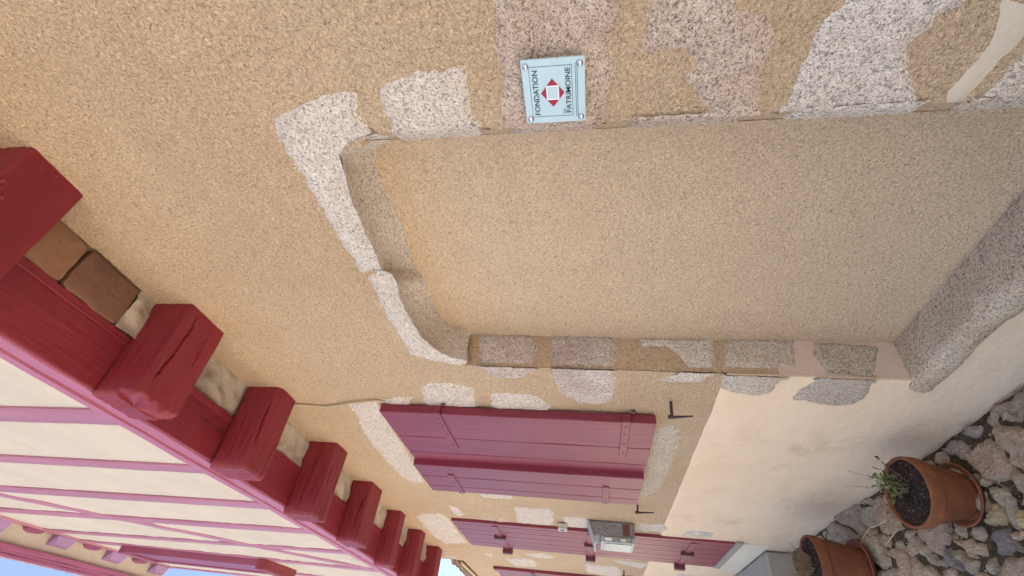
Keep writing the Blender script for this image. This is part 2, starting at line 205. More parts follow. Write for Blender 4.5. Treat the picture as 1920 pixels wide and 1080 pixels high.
CONC = mat('grey_concrete', smooth_plaster((.27, .235, .20), (.33, .29, .245), (.17, .145, .12), .6))
ROAD = mat('grey_road', smooth_plaster((.40, .37, .335), (.45, .415, .375), (.3, .27, .24), .4))
THRESH = mat('pale_threshold_stone', smooth_plaster((.60, .51, .39), (.66, .57, .44), (.42, .35, .27), .4))
STEEL = mat('grey_painted_steel', plain((.34, .335, .34), .1, 30), .55, .4)
HAMMER = mat('grey_speckled_metal', lambda K: (K.mix(K.ramp(K.noise(130, 3, .65, st=(1, 1, 2)), .40, .62), (.07, .06, .058), (.30, .27, .26)), K.bump(K.noise(130, 3, .6), .002, .8)), .5, .5)
BROWN = mat('patch_brown', plain((.12, .045, .035), .15), .6)  # brown of a small rectangle on the letter box side
CHROME = mat('polished_steel', lambda K: ((.62, .62, .64),), .22, .5); CHROME.node_tree.nodes['Principled BSDF'].inputs['Metallic'].default_value = 1
PLATE = mat('pale_blue_plate', plain((.40, .52, .545), .03, 6, 0), .22, .5)
INK = mat('dark_ink', lambda K: ((.02, .035, .055),), .5)
CRIM = mat('crimson_print', lambda K: ((.30, .012, .035),), .45)
WHITE = mat('white_print', lambda K: ((.75, .70, .70),), .5)
PALEGLASS = mat('mailbox_window', plain((.22, .25, .23), .4, 60, 0), .35, .4)
PAPER = mat('paper', plain((.62, .56, .42), .1), .8)
CABLE = mat('tan_cable', lambda K: ((.42, .33, .20),), .6)
LEAF = mat('leaf_green', plain((.085, .085, .03), .45, 30), .6)
LEAF2 = mat('leaf_pale', plain((.26, .28, .12), .3, 30), .6)
TWIG = mat('dry_twig', plain((.20, .14, .085), .3, 40), .9)
STRAW = mat('straw', plain((.50, .40, .26), .2, 40), .9)
COB = {
 'tan': mat('tan_rubble', cobble((0.401, 0.295, 0.194), (0.552, 0.411, 0.282))),
 'grey': mat('grey_rubble', cobble((0.342, 0.277, 0.194), (0.470, 0.389, 0.277))),
 'yellow': mat('ochre_rubble', cobble((0.413, 0.305, 0.157), (0.528, 0.404, 0.223))),
 'blue': mat('slate_rubble', cobble((0.210, 0.186, 0.168), (0.300, 0.270, 0.234))),
 'pink': mat('pink_rubble', cobble((0.363, 0.259, 0.182), (0.440, 0.325, 0.237))),
 'mortar': mat('cement_lump', cobble((0.341, 0.272, 0.216), (0.430, 0.354, 0.285))),
}

# ------------------------------------------------------------------ helpers
def empty(name, loc=(0, 0, 0)):
    o = bpy.data.objects.new(name, None); COL.objects.link(o); o.location = loc; return o
def tag(o, label=None, cat=None, group=None, kind=None):
    for k, v in (('label', label), ('category', cat), ('group', group), ('kind', kind)):
        if v: o[k] = v
    return o
def obj(name, v, f, m, parent=None, smooth=False):
    me = bpy.data.meshes.new(name); me.from_pydata([tuple(map(float, p)) for p in v], [], [tuple(int(i) for i in q) for q in f])
    me.materials.append(m); me.update()
    if smooth: me.polygons.foreach_set('use_smooth', [True] * len(me.polygons))
    o = bpy.data.objects.new(name, me); COL.objects.link(o)
    if parent is not None:
        o.parent = parent; o.matrix_parent_inverse = Matrix.Translation(parent_loc(parent)).inverted()
    return o
def parent_loc(p):
    l = Vector(p.location)
    return l
class MB:
    def __init__(s): s.v = []; s.f = []
    def add(s, v, f):
        n = len(s.v); s.v += [tuple(p) for p in v]; s.f += [tuple(i + n for i in q) for q in f]; return s
    def box(s, x0, x1, y0, y1, z0, z1):
        x0, x1 = sorted((x0, x1)); y0, y1 = sorted((y0, y1)); z0, z1 = sorted((z0, z1))
        return s.add([(x0, y0, z0), (x1, y0, z0), (x1, y1, z0), (x0, y1, z0), (x0, y0, z1), (x1, y0, z1), (x1, y1, z1), (x0, y1, z1)],
                     [(0, 3, 2, 1), (4, 5, 6, 7), (0, 1, 5, 4), (1, 2, 6, 5), (2, 3, 7, 6), (3, 0, 4, 7)])
    def bbox(s, x0, x1, y0, y1, z0, z1, b=.003):
        """box with chamfered edges"""
        x0, x1 = sorted((x0, x1)); y0, y1 = sorted((y0, y1)); z0, z1 = sorted((z0, z1))
        idx = {}; v = []
        for sx in (0, 1):
            for sy in (0, 1):
                for sz in (0, 1):
                    c = [(x0, x1)[sx], (y0, y1)[sy], (z0, z1)[sz]]; d = [b if not q else -b for q in (sx, sy, sz)]
                    for ax in range(3):      # vertex lying on the face normal to ax
                        p = [c[i] + (d[i] if i != ax else 0) for i in range(3)]
                        idx[(sx, sy, sz, ax)] = len(v); v.append(p)
        f = []
        cyc = [(0, 0), (1, 0), (1, 1), (0, 1)]
        for ax in range(3):
            o = [i for i in range(3) if i != ax]
            for sd_ in (0, 1):
                q = []
                for a, c in cyc:
                    k = [0, 0, 0]; k[ax] = sd_; k[o[0]] = a; k[o[1]] = c; q.append(idx[(*k, ax)])
                f.append(q)
        for ax in range(3):                  # edges parallel to ax
            o = [i for i in range(3) if i != ax]
            for a in (0, 1):
                for c in (0, 1):
                    k0 = [0, 0, 0]; k0[o[0]] = a; k0[o[1]] = c; k1 = list(k0); k1[ax] = 1
                    f.append([idx[(*k0, o[0])], idx[(*k1, o[0])], idx[(*k1, o[1])], idx[(*k0, o[1])]])
        for sx in (0, 1):
            for sy in (0, 1):
                for sz in (0, 1): f.append([idx[(sx, sy, sz, a)] for a in range(3)])
        return s.add(v, f)
    def tube(s, pts, r, n=8, taper=None):
        pts = [Vector(p) for p in pts]; rings = []; v = []
        for i, p in enumerate(pts):
            t = (pts[min(i + 1, len(pts) - 1)] - pts[max(i - 1, 0)]).normalized()
            a = t.orthogonal().normalized() if i == 0 else (a_ - t * a_.dot(t)).normalized()
            a_ = a; bq = t.cross(a)
            rr = r if taper is None else r + (taper - r) * i / (len(pts) - 1)
            for k in range(n):
                w = 2 * math.pi * k / n; v.append(p + (a * math.cos(w) + bq * math.sin(w)) * rr)
        f = [(i * n + k, i * n + (k + 1) % n, (i + 1) * n + (k + 1) % n, (i + 1) * n + k) for i in range(len(pts) - 1) for k in range(n)]
        f.append(tuple(range(n))[::-1]); f.append(tuple((len(pts) - 1) * n + k for k in range(n)))
        return s.add(v, f)
    def lathe(s, prof, n=48, M=None):
        M = M or Matrix.Identity(4); v = []
        for r, z in prof:
            for k in range(n):
                w = 2 * math.pi * k / n; v.append(M @ Vector((r * math.cos(w), r * math.sin(w), z)))
        f = [(i * n + k, i * n + (k + 1) % n, (i + 1) * n + (k + 1) % n, (i + 1) * n + k) for i in range(len(prof) - 1) for k in range(n)]
        return s.add(v, f)
    def build(s, name, m, parent=None, smooth=False): return obj(name, s.v, s.f, m, parent, smooth)

def fix_normals(o):
    import bmesh
    b = bmesh.new(); b.from_mesh(o.data); bmesh.ops.recalc_face_normals(b, faces=b.faces); b.to_mesh(o.data); b.free(); return o
def shade_auto(o, ang=40):
    o.data.polygons.foreach_set('use_smooth', [True] * len(o.data.polygons))
    o.data.set_sharp_from_angle(angle=math.radians(ang)); return o

rs = np.random.default_rng(7)
_w = [(rs.normal(size=3) * k, rs.uniform(0, 6.28), a) for k, a in ((1.5, 1.), (3, .8), (6, .5), (11, .35), (20, .22)) for _ in range(4)]
def wavy(x, z):
    """slow hand-trowelled undulation of the render, metres"""
    r = 0
    for k, p, a in _w: r = r + a * np.sin(k[0] * x + k[1] * z + p)
    r = r * .0011
    return r + np.where((x < -.632) & (x > -.70) & (z < 2.06) & (z > .3), (-.632 - x) * .85, 0)
def dens(poly, step, jit=0, rnd=None):
    out = []
    n = len(poly)
    for i in range(n):
        a = Vector(poly[i]); b = Vector(poly[(i + 1) % n]); L = (b - a).length; k = max(1, int(round(L / step)))
        t = (b - a); nrm = Vector((-t.y, t.x)).normalized() if L > 1e-6 else Vector((0, 0))
        for j in range(k):
            p = a.lerp(b, j / k)
            if jit: p = p + nrm * jit * (noise.noise(Vector((p.x * 28, p.y * 28, 3.3))) + .6 * noise.noise(Vector((p.x * 75, p.y * 75, 9.1))))
            out.append((p.x, p.y))
    return out
def smooth_poly(poly, it=1):
    for _ in range(it):
        q = []
        for i in range(len(poly)):
            a = Vector(poly[i]); b = Vector(poly[(i + 1) % len(poly)])
            q += [tuple(a.lerp(b, .22)), tuple(a.lerp(b, .78))]
        poly = q
    return poly
def edge_dist(P, poly):
    d = np.full(len(P), 1e9); inside = np.zeros(len(P), bool)
    A = np.array(poly); B = np.roll(A, -1, 0)
    for a, b in zip(A, B):
        ab = b - a; t = np.clip(((P - a) @ ab) / max(1e-12, ab @ ab), 0, 1)
        d = np.minimum(d, np.hypot(*(P - a - t[:, None] * ab).T))
        c = (a[1] > P[:, 1]) != (b[1] > P[:, 1])
        xs = (b[0] - a[0]) * (P[:, 1] - a[1]) / (b[1] - a[1] + 1e-15) + a[0]
        inside ^= c & (P[:, 0] < xs)
    return d, inside
def fill(poly, sp, jit=0, seed=1):
    """triangulated patch of a polygon: 2-D points, triangles and each point's distance from the outline"""
    out = dens(poly, sp, jit); rnd = np.random.default_rng(seed)
    A = np.array(out); lo, hi = A.min(0), A.max(0)
    gx, gy = np.meshgrid(np.arange(lo[0], hi[0], sp), np.arange(lo[1], hi[1], sp))
    P = np.stack([gx.ravel(), gy.ravel()], 1) + rnd.uniform(-.3, .3, (gx.size, 2)) * sp
    if len(P):
        d, ins = edge_dist(P, out); P = P[ins & (d > sp * .5)]
    V = [Vector(p) for p in out] + [Vector(p) for p in P]
    n = len(out)
    r = delaunay_2d_cdt(V, [(i, (i + 1) % n) for i in range(n)], [], 1, 1e-6)
    v = np.array([tuple(p) for p in r[0]]); f = [t for t in r[2]]
    d, _ = edge_dist(v, out); return v, f, d
def fbm(p, o=3): return noise.fractal(Vector(p), 1.0, 2.1, o)

# ------------------------------------------------------------------ ground and road
G0 = [(-60, -60), (60, -60), (60, 60), (-60, 60)]
v, f = [], []
xs = np.concatenate([[-400, -60, -20, -9], np.arange(-6, 2.0, .05), [4, 20, 60, 400]]); ys = np.concatenate([[-400, -60, -15, -5], np.arange(-3.0, .06, .05), [20, 60, 400]])
X_, Y_ = np.meshgrid(xs, ys); Zg = np.zeros_like(X_)
for i in range(X_.shape[0]):
    for j in range(X_.shape[1]):
        if -6 < X_[i, j] < 2 and -3 < Y_[i, j] < .06: Zg[i, j] = -.004 + .012 * fbm((X_[i, j] * 7, Y_[i, j] * 7, 0), 4)
        else: Zg[i, j] = -.012
nx, ny = len(xs), len(ys)
f = [(i * nx + j, i * nx + j + 1, (i + 1) * nx + j + 1, (i + 1) * nx + j) for i in range(ny - 1) for j in range(nx - 1)]
ground = obj('ground', np.stack([X_.ravel(), Y_.ravel(), Zg.ravel()], 1), f, DIRT, None, True); tag(ground, kind='structure')
road = obj('road', *(lambda m: (m.v, m.f))(MB().box(-80, 30, -60, -1.25, -.3, .012)), ROAD); tag(road, kind='structure')

def paving_stone(kind, poly, seed, z0=.0):
    A0 = np.array(poly); c0 = A0.mean(0); poly = [tuple(p) for p in c0 + (A0 - c0) * 1.16]
    A = np.array(poly); c = A.mean(0)
    size = float(np.sqrt(max(1e-4, abs(.5 * np.sum(A[:, 0] * np.roll(A[:, 1], -1) - A[:, 1] * np.roll(A[:, 0], -1))))))
    v, f, d = fill(poly, .014, .014, seed)
    rnd = random.Random(seed); tx, ty = rnd.uniform(-.10, .10), rnd.uniform(-.10, .10); h = rnd.uniform(.012, .026)
    vv = []
    for (x, y), dd in zip(v, d):
        e = min(1, dd / .016); e = e * (2 - e)
        z = -.03 + (h + .03) * e + (x - c[0]) * tx + (y - c[1]) * ty + (.013 * fbm((x * 11, y * 11, seed), 3) + .006 * fbm((x * 60, y * 60, seed), 3)) * e + .012 * abs(noise.noise(Vector((x * 9 + seed, y * 22, 0)))) * e
        vv.append((x, y, z + z0))
    o = obj('paving_stone', vv, f, COB[kind], ground, True)
    return o
taken = []
for i, (k, p) in enumerate(DATA['paving']):
    paving_stone(k, p, i + 1); taken.append(p)
rnd = random.Random(5); kinds = ['tan', 'grey', 'tan', 'grey', 'blue', 'pink', 'yellow']
cent = np.array([np.mean(p, 0) for p in taken]); rad = np.array([np.max(np.hypot(*(np.array(p) - np.mean(p, 0)).T)) for p in taken])
q = 100; near_polys = [p for p in taken]
for gy in np.arange(-1.15, -.02, .17):
    for gx in np.arange(-4.2, 1.2, .21):
        x, y = gx + rnd.uniform(-.05, .05) + (.1 if int(gy * 100) % 2 else 0), gy + rnd.uniform(-.04, .04)
        r = rnd.uniform(.075, .115)
        if y > -.09 or (x < -4.05 and y > -1.3): continue
        if np.any(np.hypot(cent[:, 0] - x, cent[:, 1] - y) < rad * .93 + r * .8): continue
        n = rnd.randint(6, 8); a0 = rnd.uniform(0, 6)
        poly = [(x + r * rnd.uniform(.85, 1.2) * math.cos(a0 + 6.283 * k / n) * 1.15, y + r * rnd.uniform(.8, 1.1) * math.sin(a0 + 6.283 * k / n) * .8) for k in range(n)]
        q += 1; paving_stone(rnd.choice(kinds), poly, q); near_polys.append(poly)
small = 0
for gy in np.arange(-1.0, -.01, .055):
    for gx in np.arange(-4.0, -1.3, .06):
        x, y = gx + rnd.uniform(-.02, .02), gy + rnd.uniform(-.02, .02); r = rnd.uniform(.020, .036)
        if any(edge_dist(np.array([[x, y]]), p)[1][0] or edge_dist(np.array([[x, y]]), p)[0][0] < r * .6 for p in near_polys if abs(np.mean(np.array(p)[:, 0]) - x) < .3): continue
        if rnd.random() < .03: continue
        n = rnd.randint(5, 7); a0 = rnd.uniform(0, 6)
        q += 1; paving_stone(rnd.choice(('tan', 'grey', 'tan')), [(x + r * rnd.uniform(.8, 1.25) * math.cos(a0 + 6.283 * k / n) * 1.2, y + r * rnd.uniform(.8, 1.2) * math.sin(a0 + 6.283 * k / n)) for k in range(n)], q); small += 1
print('small stones', small)
# loose crumbs in the joints
m = MB()
for k in range(1500):
    x, y = rnd.uniform(-3.9, -1.4), rnd.uniform(-.9, -.01); s = rnd.uniform(.002, .007); z = rnd.uniform(-.006, .012)
    p = [Vector((rnd.gauss(0, 1), rnd.gauss(0, 1), rnd.gauss(0, .7))).normalized() * s + Vector((x, y, z)) for _ in range(4)]
    m.add(p, [(0, 1, 2), (0, 2, 3), (0, 3, 1), (1, 3, 2)])
tag(m.build('debris', STRAW), kind='stuff')

# ------------------------------------------------------------------ the house: ground-floor wall
DX0, DX1, DZ0, DZ1 = -1.74, -.668, .36, 2.205    # blocked doorway
HX0, HX1 = -6.08, 4.2
H = empty('timbered_house'); tag(H, 'tan rendered house with plum half timbering on jutting beams above granite framed openings', 'house')
def wall_grid(x0, x1, z0, z1, sx, sz, y0=0., hole=None):
    xs = np.arange(x0, x1 + sx * .5, sx); zs = np.arange(z0, z1 + sz * .5, sz); xs[-1] = x1; zs[-1] = z1
    X, Z = np.meshgrid(xs, zs); Yv = y0 + wavy(X, Z)
    n = len(xs); f = []
    for i in range(len(zs) - 1):
        zc = (zs[i] + zs[i + 1]) / 2
        for j in range(n - 1):
            xc = (xs[j] + xs[j + 1]) / 2
            if hole and hole[0] < xc < hole[1] and hole[2] < zc < min(hole[3], 2.03 + .8 * (xc - hole[0])): continue
            f.append((i * n + j, i * n + j + 1, (i + 1) * n + j + 1, (i + 1) * n + j))
    return np.stack([X.ravel(), Yv.ravel(), Z.ravel()], 1).tolist(), f
m = MB()
g = .02
m.add(*wall_grid(HX0, DX0, 0, 3.2, g, g)); m.add(*wall_grid(DX1, -.62, 0, 3.2, .006, g)); m.add(*wall_grid(-.62, 1.2, 0, 3.2, g, g)); m.add(*wall_grid(DX0, DX1, 1.9, 3.2, g, g, 0., (DX0, DX1, 1.8, DZ1))); m.add(*wall_grid(DX0, DX1, 0, .31, g, g, .012))
m.box(1.2, HX1, 0.001, .2, 0, 3.2); m.box(HX0, HX1, .2, 5.5, 0, 3.2)
m.add([(HX0, 0, 0), (HX0, .2, 0), (HX0, .2, 3.2), (HX0, 0, 3.2)], [(0, 1, 2, 3)])
m.add([(DX1, .03, DZ0), (DX1, .2, DZ0), (DX1, .2, DZ1), (DX1, .03, DZ1)], [(0, 1, 2, 3)])
m.add([(DX0, .004, DZ0), (DX0, .2, DZ0), (DX0, .2, 2.03), (DX0, .004, 2.03)], [(0, 1, 2, 3)])
wall = m.build('wall', TAN, H, True)
# infill of the blocked doorway
v, f = wall_grid(DX0 - .02, DX1 + .02, .33, 2.24, .02, .02, .152)
v = [(x, y - .035 * (lambda t: t * t * (3 - 2 * t))(min(1, max(0, (x + .80) / .12))), z) for x, y, z in v]
infill = obj('doorway_infill', v, f, INFILL, H, True)
# cream dado
def dado(x0, x1, z0, z1, wob=True):
    v, f = wall_grid(x0, x1, z0, z1, .03, .03, -.007)
    v = [(x, y if z < z1 - .001 or not wob else y + .006, z + (.004 * noise.noise(Vector((x * 6, 0, 0))) if z > z1 - .001 and wob else 0)) for x, y, z in v]
    n0 = len(v); k = 0
    for z in np.arange(z0, z1, .05): v += [(x1, float(wavy(x1, z)) - .008, z), (x1, .003, z), (x1, .003, min(z1, z + .05)), (x1, float(wavy(x1, min(z1, z + .05))) - .008, min(z1, z + .05))]; f.append((n0 + k, n0 + k + 1, n0 + k + 2, n0 + k + 3)); k += 4
    return v, f
m = MB(); m.add(*dado(HX0, DX0 - .001, .272, .985)); m.add(*dado(HX0, 1.2, -.02, .272, False)); m.build('plaster_dado', CREAM, H, True)

def stone(kind, poly, seed, parent=H, sp=None, proud=.008, rim=.03, name='stone'):
    A = np.array(poly); dist = -A[:, 0].max() + 1.2
    sp = sp or max(.011, min(.022, .008 * dist + .003))
    v, f, d = fill(poly, sp, .010, seed)
    wy = wavy(v[:, 0], v[:, 1]); vv = []
    for (x, z), dd, w in zip(v, d, wy):
        e = min(1, dd / rim); e = e * e * (3 - 2 * e)
        if -.70 < x < -.60: e = max(e, min(1, (-.615 - x) / .02)) if x < -.615 else e
        h = -.005 + (proud + .005) * e + .0045 * fbm((x * 30, z * 30, seed), 4) + .004 * noise.noise(Vector((x * 9, z * 9, seed))) + .005 * (1 - e) * noise.noise(Vector((x * 85, z * 85, seed)))
        if A[:, 0].mean() > -.74 and z < 2.05: x = max(x, -.636)
        vv.append((x, w - h, z))
    return obj(name, vv, f, GR[kind], parent, True)
for i, (k, p) in enumerate(DATA['stones']): stone(k, p, i + 11)

# worn rounded arrises of the right-hand door jamb, one per jamb stone
for i, (k, z0, z1) in enumerate((('pale', 1.74, 1.985), ('pink', 1.462, 1.70), ('pink', 1.15, 1.42), ('pale', .80, 1.085), ('grey', .40, .76))):
    V = []; nz = int((z1 - z0) / .012)
    for a in range(nz + 1):
        z = z0 + (z1 - z0) * a / nz; e = min(1, min(a, nz - a) / 2.5)
        for b in range(8):
            x = -.622 - .046 * b / 7 + .002 * noise.noise(Vector((z * 40, b, i)))
            V.append((x, float(wavy(np.array(x), np.array(z))) - (-.005 + .011 * e + .004 * fbm((x * 40, z * 40, i), 3)), z))
    obj('stone_arris', V, [(a * 8 + b, a * 8 + b + 1, (a + 1) * 8 + b + 1, (a + 1) * 8 + b) for a in range(nz) for b in range(7)], GR[k], H, True)
# jamb stones that turn the corner into the recess
def jamb(kind, rv, fr, seed):
    V, F = [], []
    v, f, d = fill(rv, .014, .006, seed)
    for (y, z), dd in zip(v, d):
        e = min(1, dd / .02); e = e * e * (3 - 2 * e)
        if y < .012: e = 1
        V.append((DX0 - .004 + .012 * e + .004 * fbm((y * 30, z * 30, seed), 4), max(y, -.004), z))
    F += [tuple(t) for t in f]
    n = len(V)
    v, f, d = fill(fr, .016, .006, seed + 50)
    for (x, z), dd in zip(v, d):
        e = min(1, dd / .03); e = e * e * (3 - 2 * e)
        if x > DX0 - .02: e = 1
        V.append((min(x, DX0 + .008), float(wavy(x, z)) + .005 - (.012 if z > .99 else .021) * e - .0045 * fbm((x * 30, z * 30, seed), 4), z))
    F += [tuple(i + n for i in t) for t in f]
    return obj('jamb_stone', V, F, GR[kind], H, True)
for i, (k, a, b) in enumerate(DATA['jambs']): jamb(k, a, b, 200 + i)
# joint mortar on the lower reveal
m = MB(); m.add([(DX0 + .002, .001, .36), (DX0 + .002, .16, .36), (DX0 + .002, .16, .80), (DX0 + .002, .001, .80)], [(0, 1, 2, 3)])
m.build('joint_mortar', JOINT, H)

# lintel stones with a hollow moulded soffit
def resample(pl, n):
    P = [Vector(p) for p in pl]; L = [0]
    for a, b in zip(P, P[1:]): L.append(L[-1] + (b - a).length)
    out = []
    for k in range(n):
        t = L[-1] * k / (n - 1); i = max(0, min(len(P) - 2, sum(1 for l in L if l <= t) - 1))
        out.append(P[i].lerp(P[i + 1], (t - L[i]) / max(1e-9, L[i + 1] - L[i])))
    return out
def lintel(front, arris, intra, seed, ends):
    V, F = [], []
    v, f, d = fill(front, .012, .004, seed)
    ar = np.array(arris)
    da = np.min(np.hypot(v[:, None, 0] - ar[None, :, 0], v[:, None, 1] - ar[None, :, 1]), 1)
    a2 = [tuple(p) for p in resample(arris, 60)]; A2 = np.array(a2)
    da = np.min(np.hypot(v[:, None, 0] - A2[None, :, 0], v[:, None, 1] - A2[None, :, 1]), 1)
    def fy(x, z, e): return float(wavy(x, z)) + .006 - .016 * e - .005 * fbm((x * 30, z * 30, seed), 4)
    for (x, z), dd, q in zip(v, d, da):
        e = min(1, dd / .03); e = e * e * (3 - 2 * e)
        e = max(e, max(0, 1 - q / .04))
        V.append((x, fy(x, z, e), z))
    F += [tuple(t) for t in f]
    n = len(V); na, nb = 56, 14
    A = resample(arris, na); B = resample([p[:2] for p in intra], na);
    pl_ = [Vector(p[:2]) for p in intra]; cum = [0]
    for a_, b_ in zip(pl_, pl_[1:]): cum.append(cum[-1] + (b_ - a_).length)
    dep = np.interp(np.linspace(0, cum[-1], na), cum, [p[2] for p in intra])
    for i in range(na):
        for j in range(nb + 1):
            t = j / nb
            # hollow: goes up into the stone before turning towards the infill
            x = A[i].x + (B[i].x - A[i].x) * t; z = A[i].y + (B[i].y - A[i].y) * t + .012 * min(1, dep[i] / .12) * math.sin(math.pi * t)
            y = fy(A[i].x, A[i].y, 1) * (1 - t) + (dep[i] + .008) * t
            h = .003 * fbm((x * 30, z * 30 + y * 20, seed), 4)
            V.append((x, y, z + h))
    for i in range(na - 1):
        for j in range(nb): F.append((n + i * (nb + 1) + j, n + (i + 1) * (nb + 1) + j, n + (i + 1) * (nb + 1) + j + 1, n + i * (nb + 1) + j + 1))
    return fix_normals(obj('lintel_stone', V, F, GR['lintel'], H, True))
lintel(DATA['lintel_r'], DATA['arris_r'], DATA['intra_r'], 301, 0)
lintel(DATA['lintel_l'], DATA['arris_l'], DATA['intra_l'], 302, 0)

# sill of the blocked doorway
def sill_stone(x0, x1, seed, kind='grey', zt=.36, zb=.265):
    V, F = [], []
    nxn = max(4, int((x1 - x0) / .015)); prof = [(.17, zt + .004), (.14, zt + .004), (.11, zt + .003), (.08, zt), (.05, zt), (.025, zt - .002), (.005, zt - .004), (-.014, zt - .014), (-.022, zt - .03), (-.023, zt - .055), (-.021, zb + .015), (.002, zb)]
    for i in range(nxn + 1):
        x = x0 + (x1 - x0) * i / nxn; ed = min(1, min(i, nxn - i) / 2)
        for y, z in prof:
            k = fbm((x * 28, y * 28 + z * 20, seed), 4)
            V.append((x, y - .004 * k - (.010 * noise.noise(Vector((x * 5, z * 8, seed))) + .006 * noise.noise(Vector((x * 17, z * 17, seed)))) * (1 if y < .05 else 0) + (1 - ed) * .006 * (1 if y < .01 else 0), z + .004 * k + .008 * noise.noise(Vector((x * 6, y * 12, seed + 3))) * (1 if y < .06 else 0) - (1 - ed) * .008 + (.012 * noise.noise(Vector((x * 9, 2, seed))) if z <= zb + .016 else 0)))
    n = len(prof)
    for i in range(nxn):
        for j in range(n - 1): F.append((i * n + j, (i + 1) * n + j, (i + 1) * n + j + 1, i * n + j + 1))
    return fix_normals(obj('sill_stone', V, F, GR[kind], H, True))
sill_stone(-1.80, -.664, 401, 'sill')
v, f, d = fill(DATA['mortar'], .02, .004, 9)
obj('mortar_patch', [(max(x, -.64), float(wavy(x, z)) - .005 * min(1, dd / .02) + .002, z) for (x, z), dd in zip(v, d)], f, MORTAR, H, True)

# ------------------------------------------------------------------ beams, sill plate, soffit
def beam(x0, x1, zb, zt, yend, seed, round_=.014, skew=0., parent=H, split=0.):
    """hewn joist running out of the wall along -y"""
    rn = random.Random(seed); ny, nc = 46, 150
    w, h = x1 - x0, zt - zb; cx, cz = (x0 + x1) / 2, (zb + zt) / 2
    # rounded rectangle profile
    prof = []
    for k in range(nc):
        a = 2 * math.pi * k / nc; c, s = math.cos(a), math.sin(a); e = 26 if round_ < .03 else 6.5
        q = (abs(c) ** e + abs(s) ** e) ** (-1 / e); prof.append((c * q, s * q))
    cracks = [(nc * (.625 + .25 * q_ + rn.uniform(-.07, .07)) % nc if q_ < 2 else rn.randint(0, nc - 1), rn.uniform(.0, .45), rn.uniform(.6, 1.), rn.uniform(.008, .016)) for q_ in range(5)]
    V, F = [], []
    for j in range(ny + 1):
        t = j / ny; y = .03 + (yend - .03) * t
        for k, (a, b) in enumerate(prof):
            x = cx + a * w / 2 + skew * t; z = cz + b * h / 2
            r = .0016 * fbm((x * 7, y * 3, z * 7 + seed), 3) + .0025 * noise.noise(Vector((x * 60, y * 6, z * 60 + seed)))
            for ck, t0, t1, dp in cracks:
                kk = ck + 3 * noise.noise(Vector((t * 1.8, ck, seed))) + .9 * noise.noise(Vector((t * 9, ck, seed)))
                dist_ = min(abs(k - kk), nc - abs(k - kk))
                if t0 < t < t1 and dist_ < .6: r -= .85 * dp * min(1, 6 * (t - t0), 6 * (t1 - t))
            if t > .965: r -= .005 * ((t - .965) / .035) ** 1.5
            yy = y
            if t > .8 and split: yy += split * (.5 + .5 * noise.noise(Vector((x * 30, z * 30, seed)))) * (t - .8) * 5 * (1 if b < -.2 else .2)
            V.append((x + a * r, yy + (.004 * noise.noise(Vector((x * 40, z * 40, seed))) if j == ny else 0), z + b * r))
    for j in range(ny):
        for k in range(nc): F.append((j * nc + k, j * nc + (k + 1) % nc, (j + 1) * nc + (k + 1) % nc, (j + 1) * nc + k))
    # end grain rings
    base = ny * nc; prev = base; ym = sum(V[base + k][1] for k in range(nc)) / nc
    for q_ in range(1, 7):
        s_ = 1 - q_ / 7; st = len(V)
        for k in range(nc):
            p = V[base + k]; V.append((cx + skew + (p[0] - cx - skew) * s_, p[1] * s_ ** .5 + ym * (1 - s_ ** .5) + .003 * noise.noise(Vector((p[0] * 60 * s_, p[2] * 60 * s_, seed))), cz + (p[2] - cz) * s_))
        for k in range(nc): F.append((prev + k, prev + (k + 1) % nc, st + (k + 1) % nc, st + k))
        prev = st
    V.append((cx + skew, ym, cz)); F += [(prev + k, prev + (k + 1) % nc, len(V) - 1) for k in range(nc)]
    return shade_auto(fix_normals(obj('beam', V, F, RED['y'], parent)), 26)
BE = [(.09, .28, 3.0, 0, .014), (-.79, -.611, 3.01, 0, .014), (-1.538, -1.325, 3.018, .03, .014), (-2.17, -1.998, 3.0, 0, .05), (-2.868, -2.702, 3.012, 0, .014), (-3.62, -3.41, 3.045, 0, .014), (-4.29, -4.156, 3.07, 0, .014), (-4.896, -4.754, 3.06, 0, .014), (-5.60, -5.42, 3.065, 0, .014), (.80, .98, 3.01, 0, .014), (1.5, 1.68, 3.01, 0, .014)]
for i, (a, b, zb, sp, rd) in enumerate(BE):
    beam(a, b, zb, 3.199, -.40 - .01 * math.sin(i * 2.1), 20 + i, rd, .0, H, sp)
m = MB()
def board(x0, x1, y0, y1, z0, z1, seed, n=None, amp=.004):
    """long plate along x with a wavering hewn section"""
    n = n or max(8, int((x1 - x0) / .05)); V, F = [], []
    sec = []
    for (ya, za), (yb, zb_) in zip(((y0, z0), (y1, z0), (y1, z1), (y0, z1)), ((y1, z0), (y1, z1), (y0, z1), (y0, z0))):
        for t in (.04, .35, .65, .96): sec.append((ya + (yb - ya) * t, za + (zb_ - za) * t))
    k = len(sec)
    for i in range(n + 1):
        x = x0 + (x1 - x0) * i / n
        for y, z in sec: V.append((x, y + amp * fbm((x * 3, y * 8, z * 8 + seed), 3), z + amp * fbm((x * 3, y * 8 + 5, z * 8 + seed), 3)))
    for i in range(n):
        for j in range(k): F.append((i * k + j, (i + 1) * k + j, (i + 1) * k + (j + 1) % k, i * k + (j + 1) % k))
    F.append(tuple(range(k))); F.append(tuple(n * k + j for j in range(k)))
    return V, F
V, F = board(HX0, HX1, -.378, -.185, 3.2, 3.272, 3); shade_auto(fix_normals(obj('sill_plate', V, F, SILLP, H)), 40)
V, F = board(HX0, HX1, -.386, -.20, 3.274, 3.322, 4, None, .003); shade_auto(fix_normals(obj('plate_moulding', V, F, SILLP, H)), 40)
xs_b = sorted([(a, b) for a, b, *_ in BE])
